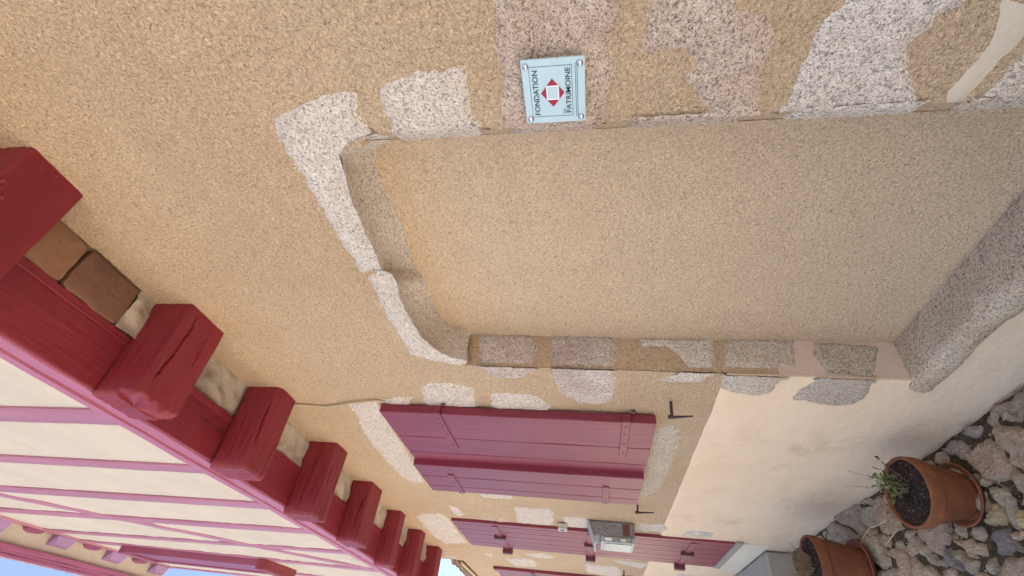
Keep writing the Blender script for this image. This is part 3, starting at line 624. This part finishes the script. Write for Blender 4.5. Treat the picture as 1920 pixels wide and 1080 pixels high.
for (a0, a1), (b0, b1) in zip(xs_b, xs_b[1:]):
    V, F = board(a1 + .004, b0 - .004, -.192, -.165, 3.178, 3.2, 5); fix_normals(obj('edge_strip', V, F, RED['x'], H))
    V, F = board(a1 + .004, b0 - .004, -.374, -.19, 3.182, 3.199, 15); fix_normals(obj('soffit_board', V, F, RED['x'], H))
def rough_box(name, x0, x1, y0, y1, z0, z1, m_, seed, amp=.005, cuts=9):
    import bmesh
    o = MB().box(x0, x1, y0, y1, z0, z1).build(name, m_, H)
    b = bmesh.new(); b.from_mesh(o.data); bmesh.ops.subdivide_edges(b, edges=b.edges[:], cuts=cuts, use_grid_fill=True)
    for v in b.verts:
        ed = sum((abs(v.co.x - x0) < .004 or abs(v.co.x - x1) < .004, abs(v.co.y - y0) < .004 or abs(v.co.y - y1) < .004, abs(v.co.z - z0) < .002 or abs(v.co.z - z1) < .002))
        c = Vector(((x0 + x1) / 2, (y0 + y1) / 2, (z0 + z1) / 2)); k = .006 * (ed >= 2) * (1 + noise.noise(v.co * 25))
        p = v.co * 22 + Vector((seed, 0, 0)); n_ = Vector((noise.noise(p), noise.noise(p + Vector((9, 3, 1))), noise.noise(p + Vector((4, 7, 2))))) * amp
        v.co += n_ + (c - v.co).normalized() * k
    b.to_mesh(o.data); b.free(); return shade_auto(o, 50)
def soffit(x0, x1, seed, m_, name, z=3.204, dz=.012, dy=.0):
    V = []; nx_, ny_ = max(6, int((x1 - x0) / .015)), 12
    for i in range(nx_ + 1):
        for j in range(ny_ + 1):
            x = x0 + (x1 - x0) * i / nx_; y = .005 - .17 * j / ny_ + dy
            V.append((x, y, z + dz * fbm((x * 9, y * 9, seed), 4)))
    n = ny_ + 1
    return obj(name, V, [(i * n + j, i * n + j + 1, (i + 1) * n + j + 1, (i + 1) * n + j) for i in range(nx_) for j in range(ny_)], m_, H, True)
for i, ((a0, a1), (b0, b1)) in enumerate(zip(xs_b, xs_b[1:])):
    if abs(b0 + .79) < .01:      # the bay with bare clay tiles
        rough_box('soffit_tile', -1.0, -.80, -.164, -.004, 3.180, 3.204, TILE, 1)
        rough_box('soffit_tile', -1.235, -1.008, -.164, -.006, 3.172, 3.200, mat('soffit_terracotta_dark', smooth_plaster((.15, .072, .045), (.22, .115, .075), (.05, .03, .022), .9)), 5, .006)
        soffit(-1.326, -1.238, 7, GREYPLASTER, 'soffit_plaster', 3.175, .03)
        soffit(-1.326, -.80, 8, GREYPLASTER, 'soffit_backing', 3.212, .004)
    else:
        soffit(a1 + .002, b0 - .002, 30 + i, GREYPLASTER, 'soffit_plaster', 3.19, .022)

# ------------------------------------------------------------------ half-timbered upper floor
FY = -.375; ZT = 6.44
studs = [(2.6, 2.6, .13), (1.9, 1.9, .12), (1.2, 1.2, .12), (.55, .55, .13), (-.2, -.2, .12), (-.9, -.9, .12),
         (-1.555, -1.70, .13), (-2.13, -2.27, .095), (-2.72, -2.93, .12), (-3.30, -3.58, .12), (-3.93, -4.30, .10), (-4.66, -4.70, .11), (-5.42, -5.45, .11), (-6.02, -6.02, .12)]
MB().box(HX0, HX1, -.33, 5.6, 3.203, 6.6).build('upper_wall', UPWALL, H)
def facepoly(pts, y0, y1, sp, amp, seed, m_, name):
    """upright slab with a wavering front"""
    v, f, d = fill(pts, sp, 0, seed); V = []
    for (x, z), dd in zip(v, d):
        e = min(1, dd / .02)
        V.append((x, y0 + (y1 - y0) * (e if dd > 1e-5 else 0) - amp * fbm((x * 4, z * 4, seed), 3) * e, z))
    return obj(name, V, f, m_, H, True)
pr_ = studs
for i in range(len(pr_) - 1):
    (a0, a1, aw), (b0, b1, bw) = pr_[i], pr_[i + 1]
    facepoly([(b0 + bw / 2 - .004, 3.325), (a0 - aw / 2 + .004, 3.325), (a1 - aw / 2 + .004, ZT - .005), (b1 + bw / 2 - .004, ZT - .005)], -.368, -.3765, .05, .0035, 60 + i, UPWALL, 'plaster_panel')
def timber(p0, p1, w, y0, y1, seed, m_=STUDP, name='stud', sp=.08):
    """straight-ish timber standing in the facade plane between two (x, z) points"""
    a, b = Vector(p0), Vector(p1); L = (b - a).length; t = (b - a) / L; nrm = Vector((t.y, -t.x)); n = max(6, int(L / sp)); V, F = [], []
    for i in range(n + 1):
        c = a.lerp(b, i / n)
        wl = w / 2 * (1 + .10 * noise.noise(Vector((i * sp * .9, seed, 0)))); wr = w / 2 * (1 + .10 * noise.noise(Vector((i * sp * 2.3, seed, 7))))
        bw_ = .016 * noise.noise(Vector((i * sp * .5, seed, 3)))
        for s_, y in ((-wl, y0), (-wl, y1 + .004), (-wl + .005, y1), (wr - .005, y1), (wr, y1 + .004), (wr, y0)):
            q_ = c + nrm * (s_ + bw_); V.append((q_.x, y + (.002 * noise.noise(Vector((i * .9, s_ * 30, seed))) if y < y0 - .01 else 0), q_.y))
    for i in range(n):
        for j in range(6): F.append((i * 6 + j, i * 6 + (j + 1) % 6, (i + 1) * 6 + (j + 1) % 6, (i + 1) * 6 + j))
    F.append(tuple(range(6))); F.append(tuple(n * 6 + j for j in range(6)))
    return shade_auto(fix_normals(obj(name, V, F, m_, H)), 40)
for i, (a, b, w) in enumerate(studs): timber((a, 3.323), (b, ZT), w, -.33, -.3815, 80 + i)
timber((-2.35, 6.42), (-4.62, 3.33), .115, -.33, -.3835, 120, STUDP, 'brace')
timber((2.4, 6.4), (.7, 3.33), .125, -.33, -.377, 121, STUDP, 'brace')
V, F = board(HX0, HX1, -.384, -.2, ZT, ZT + .10, 9); shade_auto(fix_normals(obj('top_rail', V, F, STUDP, H)), 40)
# window with projecting casing
WX0, WX1, WZ0, WZ1 = -5.10, -4.72, 4.48, 5.90
win = empty('window'); win.parent = H
DARKP = mat('dark_plum_paint', paint((.22, .045, .085), (.18, .035, .07), 'z', .1, False), .45, .5)
m = MB(); m.bbox(WX0 - .06, WX0, -.437, -.34, WZ0, WZ1); m.bbox(WX1, WX1 + .05, -.437, -.34, WZ0, WZ1); m.bbox(WX0 - .06, WX1 + .05, -.445, -.34, WZ1 + .001, WZ1 + .07); m.build('casing', DARKP, win)
for k in range(4):
    a = WX0 + (WX1 - WX0) * k / 4; MB().bbox(a + .003, a + (WX1 - WX0) / 4 - .003, -.425, -.395, WZ0 + .005, WZ1 - .005).build('board', DARKP, win)
MB().bbox(WX0 - .10, WX1 + .1, -.465, -.34, WZ0 - .09, WZ0 - .001, .006).build('sill', RED['x'], win)
# eaves: plastered soffit, joist ends, moulded eaves boards, roof
m = MB(); m.box(HX0, HX1, -.57, -.2, ZT + .115, ZT + .14); m.build('eaves_soffit', UPWALL, H)
for k in range(14):
    x = -5.92 + .68 * k
    MB().add([(x - .10, -.385, ZT + .03), (x + .10, -.385, ZT + .03), (x + .08, -.455, ZT + .045), (x - .08, -.455, ZT + .045), (x - .10, -.385, ZT + .114), (x + .10, -.385, ZT + .114), (x + .11, -.47, ZT + .114), (x - .11, -.47, ZT + .114)],
             [(0, 1, 2, 3), (4, 7, 6, 5), (0, 4, 5, 1), (1, 5, 6, 2), (2, 6, 7, 3), (3, 7, 4, 0)]).build('joist_end', LILAC, H)
    x += .33; pts = [(x + (.085 * math.cos(a)), -.386 - .035 * math.sin(a)) for a in np.linspace(0, math.pi, 9)]
    n = len(pts); MB().add([(a, b, ZT + .05) for a, b in pts] + [(a, b, ZT + .113) for a, b in pts], [tuple(range(n)), tuple(range(n, 2 * n))] + [(i, (i + 1) % n, n + (i + 1) % n, n + i) for i in range(n)]).build('corbel', EAVEP, H)
for y0, y1, z0, z1, s_ in ((-.575, -.535, ZT + .075, ZT + .13, 1), (-.600, -.577, ZT + .10, ZT + .20, 2), (-.624, -.602, ZT + .12, ZT + .23, 3)):
    V, F = board(HX0 - .05, HX1, y0, y1, z0, z1, 40 + s_, None, .003); shade_auto(fix_normals(obj('eaves_board', V, F, EAVEP, H)), 40)
m = MB(); m.add([(HX0 - .05, -.63, ZT + .235), (HX1, -.63, ZT + .235), (HX1, 2.6, ZT + 1.9), (HX0 - .05, 2.6, ZT + 1.9), (HX1, 5.9, ZT + .235), (HX0 - .05, 5.9, ZT + .235)], [(0, 1, 2, 3), (3, 2, 4, 5), (0, 5, 4, 1), (0, 3, 5), (1, 4, 2)]); m.build('roof', ROOFT, H)

# ------------------------------------------------------------------ shutters of the ground-floor window
def hinge_strap(parent, x0, x1, z, y, w=.038, m_=SHUT, pin=True, slope=0.):
    m = MB(); n = 5
    m.bbox(min(x0, x1), max(x0, x1), y - .006, y, z - w / 2, z + w / 2, .002)
    L = x1 - x0
    for t in (.12, .32, .58, .86):
        x = x0 + L * t; m.lathe([(.0045, 0), (.0038, .002), (.0002, .003)], 8, Matrix.Translation((x, y - .006, z)) @ Matrix.Rotation(math.pi / 2, 4, 'X'))
    if pin: m.bbox(x0 - .001, x0 + .006, y - .006, y + .034, z - w / 2, z + w / 2, .002)
    return m.build('hinge_strap', m_, parent)
def leaf(xs, z0, z1, y0, y1, label):
    e = empty('shutter'); e.parent = H; e['label'] = label
    for i in range(len(xs) - 1):
        a, b = xs[i], xs[i + 1]; n = 24; V, F = [], []
        k0 = .0035
        secs = [(a - k0, y1), (a - k0, y0 + .003), (a - k0 - .003, y0), (b + k0 + .003, y0), (b + k0, y0 + .003), (b + k0, y1)]
        for j in range(n + 1):
            z = z0 + (z1 - z0) * j / n + (0.004 * noise.noise(Vector((a * 9, 1, 1))) if j in (0, n) else 0)
            for x, y in secs: V.append((x + .0018 * noise.noise(Vector((x * 3, z * 5, 4))), y + (.0015 * noise.noise(Vector((a * 7, z * 4, 8))) if y < y1 - .01 else 0), z))
        for j in range(n):
            for q_ in range(6): F.append((j * 6 + q_, j * 6 + (q_ + 1) % 6, (j + 1) * 6 + (q_ + 1) % 6, (j + 1) * 6 + q_))
        F.append(tuple(range(6))); F.append(tuple(n * 6 + q_ for q_ in range(6)))
        shade_auto(fix_normals(obj('plank', V, F, SHUT, e)), 40)
    return e
s1 = leaf([-2.105, -2.40, -2.62, -2.745], 1.215, 2.515, -.052, -.010, 'wide right shutter leaf set behind the other leaf')
hinge_strap(s1, -2.095, -2.53, 2.225, -.052); hinge_strap(s1, -2.095, -2.51, 1.345, -.052)
s2 = leaf([-2.735, -2.92, -3.10, -3.215], 1.225, 2.525, -.085, -.050, 'left shutter leaf standing proud of the other leaf')
hinge_strap(s2, -3.215, -2.87, 2.33, -.085, .038); hinge_strap(s2, -3.215, -2.90, 1.42, -.085, .038)
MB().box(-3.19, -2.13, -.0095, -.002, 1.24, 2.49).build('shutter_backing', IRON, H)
for z in (2.225, 1.345):
    m = MB(); m.tube([(-2.088, -.010, z - .04), (-2.088, -.010, z - .019)], .008, 10); m.tube([(-2.088, -.010, z - .035), (-2.088, .03, z - .035)], .006, 8); m.build('hinge_pin', IRONRED, H)

# ------------------------------------------------------------------ plank door
dr = empty('door'); dr.parent = H; dr['label'] = 'narrow plank door leaf with dark hinge brackets'
DA, DB, Z0, Z1 = -4.235, -5.115, .445, 2.655
nb = 11
for k in range(nb):
    a = DA + (DB - DA) * k / nb; b = DA + (DB - DA) * (k + 1) / nb
    MB().bbox(b + .0025, a - .0025, -.022 - .001 * (k % 2), .004, Z0, Z1, .003).build('plank', DOORP, dr)
for z in (2.30, 1.52, .73):
    hinge_strap(dr, DA - .06, DB + .02, z, -.023, .045, DOORP, False)
    MB().bbox(-4.68, -4.62, -.05, -.022, z - .05, z + .05, .003).build('bracket', IRONRED, dr); MB().bbox(DB - .06, DB + .005, -.065, .0, z - .045, z + .045, .004).build('bracket', IRONRED, dr)
MB().bbox(DB - .03, DA + .03, -.026, .01, .385, .44, .005).build('door_sill', CONC, H)
MB().bbox(DB - .16, DA - .02, -.016, .01, .195, .383, .006).build('threshold', THRESH, H)
stp = MB().bbox(-6.6, -4.40, -1.2, -.012, -.1, .19, .012).build('step', CONC); tag(stp, kind='structure')

# ------------------------------------------------------------------ neighbour beyond
Nb = empty('neighbour_house', (-9, 0, 0)); tag(Nb, 'low farther house with pale wall, plum door and canal tiled roof beyond the jetty', 'house')
m = MB(); m.add(*wall_grid(-16, HX0 - .003, 0, 2.945, .08, .08, .003)); m.box(-16, HX0 - .003, .2, 5, 0, 2.945); m.build('wall', TAN, Nb, True)
m = MB(); m.add(*dado(-16, HX0 - .003, -.02, .985)); m.build('plaster_dado', CREAM, Nb, True)
for i, (k, p) in enumerate(DATA['far_stones']): stone(k, p, i + 511, Nb)
d3 = empty('door', (-6.5, 0, 0)); d3.parent = Nb; d3.matrix_parent_inverse = Matrix.Translation((-9, 0, 0)).inverted()
def dobj(o): o.matrix_parent_inverse = Matrix.Translation((-6.5, 0, 0)).inverted(); return o
dobj(MB().bbox(-6.36, -6.225, -.03, .01, .45, 2.62, .004).build('frame', DOORP, d3)); dobj(MB().bbox(-7.05, -6.365, -.022, .01, .45, 2.60, .004).build('panel', DOORP, d3))
dobj(MB().bbox(-6.62, -6.24, -.034, -.02, 2.15, 2.20, .003).build('hinge', IRON, d3))
m = MB(); m.tube([(-6.09, -.02, 2.965), (-16, -.02, 2.965)], .016, 10); m.build('gutter', CABLE, Nb)
m = MB()
for c in range(70):
    x = -6.12 - c * .14
    for r_ in range(16):
        y0, z0 = -.04 + r_ * .26, 3.0 + r_ * .26 * .62; dx = rnd.uniform(-.01, .01); dz = rnd.uniform(-.012, .012); n = 7
        P = []
        for (yy, zz, rr) in ((y0, z0 + dz, .085), (y0 + .30, z0 + .30 * .62 - .01, .07)):
            for k in range(n): a = math.pi * k / (n - 1); P.append((x + dx + rr * math.cos(a), yy, zz + rr * .8 * math.sin(a)))
        m.add(P, [(k, k + 1, n + k + 1, n + k) for k in range(n - 1)])
tl = m.build('roof_tiles', ROOFT, Nb, False); tl['kind'] = 'stuff'
MB().add([(-16, -.03, 2.99), (-6.1, -.03, 2.99), (-6.1, 4.2, 5.6), (-16, 4.2, 5.6)], [(0, 1, 2, 3)]).build('roof', ROOFT, Nb)

# ------------------------------------------------------------------ plaque
PX0, PX1, PZ0, PZ1, PY = -.605, -.463, 1.503, 1.632, -.030
P = empty('plaque', ((PX0 + PX1) / 2, PY, PZ0)); tag(P, 'pale blue glass heritage plaque with red diamond on four studs on pink granite', 'plaque')
pw, ph = PX1 - PX0, PZ1 - PZ0
def P3(u, v_, d=0): return (PX0 + pw * u, PY - .0035 - d, PZ1 - ph * v_)
MB().bbox(PX0, PX1, PY - .003, PY + .003, PZ0, PZ1, .0008).build('plate', PLATE, P)
for u, v_ in ((.085, .075), (.915, .075), (.085, .925), (.915, .925)):
    x, _, z = P3(u, v_); prof = [(.0066, 0), (.0066, .002), (.006, .0042), (.0045, .006), (.0024, .007), (.0001, .0074)]
    m = MB(); m.lathe(prof, 20, Matrix.Translation((x, PY - .003, z)) @ Matrix.Rotation(math.pi / 2, 4, 'X')); m.tube([(x, PY - .001, z), (x, .0, z)], .004, 10); shade_auto(m.build('stud', CHROME, P), 60)
def flat(name, polys, m_, d):
    m = MB()
    for p in polys: m.add([P3(u, v_, d) for u, v_ in p], [tuple(range(len(p)))])
    return m.build(name, m_, P)
cxp, cyp, hv, hh = .49, .475, .192, .222
sq = (.395, .595, .385, .565)
flat('diamond', [[(cxp, cyp - hv), (cxp + hh, cyp), (cxp, cyp + hv), (cxp - hh, cyp)]], CRIM, .0004)
flat('white_square', [[(sq[0] - .012, sq[2] - .012), (sq[1] + .012, sq[2] - .012), (sq[1] + .012, sq[3] + .012), (sq[0] - .012, sq[3] + .012)]], WHITE, .0008)
flat('blue_square', [[(sq[0] + .006, sq[2] + .006), (sq[1] - .006, sq[2] + .006), (sq[1] - .006, sq[3] - .006), (sq[0] + .006, sq[3] - .006)]], PLATE, .0012)
fr = []; t_ = .006
for a, b, c, d_ in ((.11, .90, .115, .115 + t_), (.11, .90, .79, .79 + t_), (.11, .11 + t_, .115, .79), (.90 - t_, .90, .115, .79)): fr.append([(a, c), (b, c), (b, d_), (a, d_)])
flat('border', fr, INK, .0004)
lines = []
rr = random.Random(3)
for v_ in (.845, .872):
    u = .09
    while u < .93:
        w = rr.uniform(.008, .035); lines.append([(u, v_), (u + w, v_), (u + w, v_ + .008), (u, v_ + .008)]); u += w + .005
flat('small_print', lines, INK, .0004)
def text(body, u0, u1, v0, v1):
    c = bpy.data.curves.new('lettering', 'FONT'); c.body = body; c.size = 1; c.resolution_u = 3; c.offset = .006
    o = bpy.data.objects.new('lettering_source', c); COL.objects.link(o)
    bpy.context.view_layer.update(); dg = bpy.context.evaluated_depsgraph_get()
    me = bpy.data.meshes.new_from_object(o.evaluated_get(dg)); bpy.data.objects.remove(o)
    v = np.array([tuple(x.co) for x in me.vertices]); lo, hi = v.min(0), v.max(0)
    pts = [P3(u0 + (u1 - u0) * (x - lo[0]) / (hi[0] - lo[0]), v1 - (v1 - v0) * (y - lo[1]) / (hi[1] - lo[1]), .0005) for x, y, _ in v]
    obj('lettering', pts, [tuple(p.vertices) for p in me.polygons], INK, P)
text('FONDATION', .145, .845, .16, .25); text('PATRIMOINE', .16, .865, .685, .77); text('DU', .155, .225, .635, .675)

# ------------------------------------------------------------------ small things on the wall
MX0, MX1, MZ0, MZ1 = -4.235, -3.965, 1.195, 1.490
Mb = empty('mailbox', (-4.1, 0, MZ0)); tag(Mb, 'grey metal letter box with sloping lid on the wall beside the plank door', 'letter box')
m = MB(); m.add([(MX0, -.10, MZ0), (MX1, -.10, MZ0), (MX1, -.004, MZ0), (MX0, -.004, MZ0), (MX0, -.10, MZ1), (MX1, -.10, MZ1), (MX1, -.004, MZ1 + .032), (MX0, -.004, MZ1 + .032)], [(0, 3, 2, 1), (4, 5, 6, 7), (0, 1, 5, 4), (1, 2, 6, 5), (2, 3, 7, 6), (3, 0, 4, 7)])
m.build('body', HAMMER, Mb)
m = MB(); m.add([(MX0 - .008, -.155, MZ1 - .016), (MX1 + .010, -.155, MZ1 - .016), (MX1 + .010, -.003, MZ1 + .035), (MX0 - .008, -.003, MZ1 + .035), (MX0 - .008, -.155, MZ1 - .006), (MX1 + .010, -.155, MZ1 - .006), (MX1 + .010, -.003, MZ1 + .045), (MX0 - .008, -.003, MZ1 + .045)], [(0, 3, 2, 1), (4, 5, 6, 7), (0, 1, 5, 4), (1, 2, 6, 5), (2, 3, 7, 6), (3, 0, 4, 7)])
m.build('lid', STEEL, Mb)
MB().bbox(MX0, MX1, -.142, -.1, MZ0 + .003, MZ0 + .245, .004).build('front_case', STEEL, Mb)
MB().bbox(MX0 + .02, MX1 - .02, -.147, -.142, MZ0 + .02, MZ0 + .22, .002).build('window_panel', PALEGLASS, Mb)
MB().bbox(MX1, MX1 + .004, -.138, -.106, MZ0 + .02, MZ0 + .225, .001).build('side_panel', PALEGLASS, Mb)
MB().bbox(MX1 + .004, MX1 + .006, -.130, -.112, MZ0 + .165, MZ0 + .215, .0005).build('name_card', WHITE, Mb)
MB().bbox(MX1 + .004, MX1 + .006, -.132, -.114, MZ0 + .065, MZ0 + .10, .0005).build('paper_slip', PAPER, Mb)
MB().bbox(MX1, MX1 + .003, -.094, -.012, MZ0 + .035, MZ0 + .085, .001).build('brown_patch', BROWN, Mb)
B = empty('doorbell', (-4.2, 0, 1.69)); tag(B, 'small pale doorbell box on the granite door frame above the letter box', 'doorbell')
MB().bbox(-4.20, -4.10, -.035, -.004, 1.695, 1.765, .004).build('case', mat('beige_plastic', plain((.42, .40, .32), .1), .5), B)
MB().bbox(-4.20, -4.10, -.045, -.036, 1.697, 1.763, .002).build('name_plate', mat('grey_card', plain((.38, .37, .34), .1), .6), B)
for k, x in enumerate((-4.17, -4.14)): MB().bbox(x, x + .014, -.0475, -.0455, 1.715, 1.745, .0005).build('button', INK, B)

def hook(x, z, out, drop, label, dx):
    e = empty('shutter_hook', (x, 0, z)); tag(e, label, 'shutter hook', 'iron shutter hooks')
    MB().tube([(x, .03, z - .002), (x, -out * .6, z), (x, -out, z)], .0065, 8).build('pin', IRON, e)
    MB().tube([(x + .002, -out, z + .016), (x, -out - .001, z), (x - dx * .5, -out + .004, z - drop * .4), (x - dx, -out + .010, z - drop)], .0095, 8, .0035).build('catch', IRON, e)
hook(-1.99, 1.164, .071, .085, 'larger iron shutter hook on the tan wall right of the two leaf shutter', .004)
hook(-3.506, 1.203, .047, .105, 'thin iron shutter hook between the two leaf shutter and the letter box', .012)
hook(-5.78, 1.19, .05, .10, 'farthest iron shutter hook at the picture edge past the plank door', .01)
cb = MB().tube([(-2.17, -.006, 3.03), (-2.175, -.008, 2.93), (-2.182, -.007, 2.85), (-2.15, -.010, 2.76), (-2.117, -.011, 2.68), (-2.095, -.012, 2.60), (-2.082, -.010, 2.54), (-2.10, -.004, 2.50)], .0055, 8).build('cable', CABLE)
tag(cb, 'thin tan cable running from the third beam down to the shutter lintel', 'cable')

# ------------------------------------------------------------------ pots
def pot(cx, cy, zb, r1, r2, h, tilt, m_, lp, ls, grp):
    M = Matrix.Translation((cx, cy, zb)) @ Matrix.Rotation(tilt[1], 4, 'X') @ Matrix.Rotation(tilt[0], 4, 'Y')
    s = MB(); w = .010
    s.lathe([(.002, .0), (r2 * .80, 0), (r2 * .86, .004), (r2 * .985, .026), (r2, .030), (r2 - .004, .034), (r2 - .011, .031), (r2 * .80, .010), (.002, .009)], 64, M)
    so = shade_auto(fix_normals(s.build('saucer', m_)), 35); tag(so, ls, 'saucer', 'terracotta saucers under the pots')
    e = empty('plant_pot', (cx, cy, zb)); tag(e, lp, 'plant pot', grp)
    rb = r2 * .70; rl = r1 * .93; hl = h - .055
    s = MB(); s.lathe([(.002, .012), (rb - .006, .012), (rb, .017), (rb + (rl - rb) * .5, .012 + (hl - .012) * .5), (rl, hl), (r1 - .004, hl + .002), (r1, hl + .006), (r1 + .002, h - .008), (r1, h - .002), (r1 - .004, h), (r1 - .009, h - .001), (r1 - .011, h - .005), (r1 - .013, h - .03), (rl - .016, hl - .01)], 72, M)
    shade_auto(fix_normals(s.build('pot', m_, e)), 35)
    V, F = [], []; n = 48; R = r1 - .0118; rg = 14
    for i in range(rg + 1):
        for k in range(n):
            a = 6.2832 * k / n; r = R * i / rg; x, y = r * math.cos(a), r * math.sin(a)
            V.append(M @ Vector((x, y, h - .011 + .010 * fbm((x * 30 + cx, y * 30, 1), 4) + .004 * (1 - i / rg))))
    F = [(i * n + k, i * n + (k + 1) % n, (i + 1) * n + (k + 1) % n, (i + 1) * n + k) for i in range(rg) for k in range(n)]
    obj('soil', V, F, SOIL, e, True)
    return M
M1 = pot(-2.275, -.218, .010, .135, .122, .228, (.11, .055), TERRA, 'larger terracotta pot with green sprig standing nearer on the rubble paving', 'saucer under the nearer terracotta pot with the green sprig', 'terracotta pots by the wall')
M2 = pot(-3.24, -.325, .035, .154, .150, .275, (0, .02), TERRA2, 'farther terracotta pot with dry brown twigs cut by the picture edge', 'saucer under the farther terracotta pot with dry twigs', 'terracotta pots by the wall')
def leaf_mesh(name, L, Wd, m_):
    V = []; n = 6
    for i in range(n + 1):
        t = i / n; w = Wd * math.sin(math.pi * min(.98, t * .9 + .06)) ; z = .12 * L * math.sin(t * 2.5)
        V += [(t * L, -w, z + w * .35), (t * L, 0, z), (t * L, w, z + w * .35)]
    me = bpy.data.meshes.new(name); me.from_pydata(V, [], [(i * 3 + j, i * 3 + j + 1, (i + 1) * 3 + j + 1, (i + 1) * 3 + j) for i in range(n) for j in range(2)]); me.materials.append(m_)
    me.polygons.foreach_set('use_smooth', [True] * len(me.polygons)); return me
def sprig(M, h, label, nst, leaves, seed, reach, lean, m_stem):
    rn = random.Random(seed); base = M @ Vector((lean[0] * .3, lean[1] * .3, h - .02)); e = empty('plant', base); tag(e, label, 'plant')
    lm = [leaf_mesh('leaf', .030, .0062, LEAF), leaf_mesh('leaf', .024, .008, LEAF2)] if leaves else []
    for s in range(nst):
        a = rn.uniform(0, 6.28); sp_ = .018 if leaves else .04; b0 = base + Vector((rn.uniform(-sp_, sp_), rn.uniform(-sp_, sp_), 0)); L = reach * rn.uniform(.5, 1.1); d = Vector((math.cos(a) * (.35 if leaves else .62) + lean[0] * 2, math.sin(a) * (.35 if leaves else .62) + lean[1] * 2, 1)).normalized()
        pts = [b0]; 
        for k in range(6): d = (d + Vector((rn.gauss(0, .14), rn.gauss(0, .14), rn.gauss(0, .06)))).normalized(); pts.append(pts[-1] + d * L / 6)
        if leaves and s < 4: d = (d + Vector((-.1, .1, .5))).normalized(); pts += [pts[-1] + d * .035, pts[-1] + d * .07]
        o = MB().tube(pts, .0018 if leaves else .0012, 5, .0006).build('stem', m_stem, e); 
        if leaves:
            for k in range(rn.randint(5, 9)):
                t = rn.uniform(.15, 1) * 6; i = min(5, int(t)); p = pts[i].lerp(pts[i + 1], t - i)
                lo = bpy.data.objects.new('leaf', lm[1] if rn.random() < .35 else lm[0]); COL.objects.link(lo); lo.parent = e
                q_ = Vector((rn.gauss(0, 1), rn.gauss(0, 1), rn.uniform(-.1, 1.2))).normalized().to_track_quat('X', 'Z').to_matrix().to_4x4() @ Matrix.Rotation(rn.uniform(0, 6.28), 4, 'X')
                lo.matrix_local = Matrix.Translation(p - base) @ q_ @ Matrix.Scale(rn.uniform(.7, 1.15), 4)
    return e
sprig(M1, .228, 'small straggly green plant growing in the nearer terracotta pot', 15, True, 4, .15, (0.02, .035), TWIG)
sprig(M2, .275, 'dry brown twiggy plant in the farther terracotta pot', 120, False, 9, .16, (-.02, .01), TWIG)
for i, (p, lab) in enumerate(zip(DATA['straws'], ('long bent straw lying on the paving between the two pots', 'short straw lying on the stones in front of the nearer pot', 'thin dark twig lying across the joint beside the nearer pot'))):
    tag(MB().tube([(x, y, .045 + .003 * k) for k, (x, y, _) in enumerate(p)], .0028, 6, .0018).build('straw', STRAW if i < 2 else TWIG), lab, 'straw', 'straws on the paving')
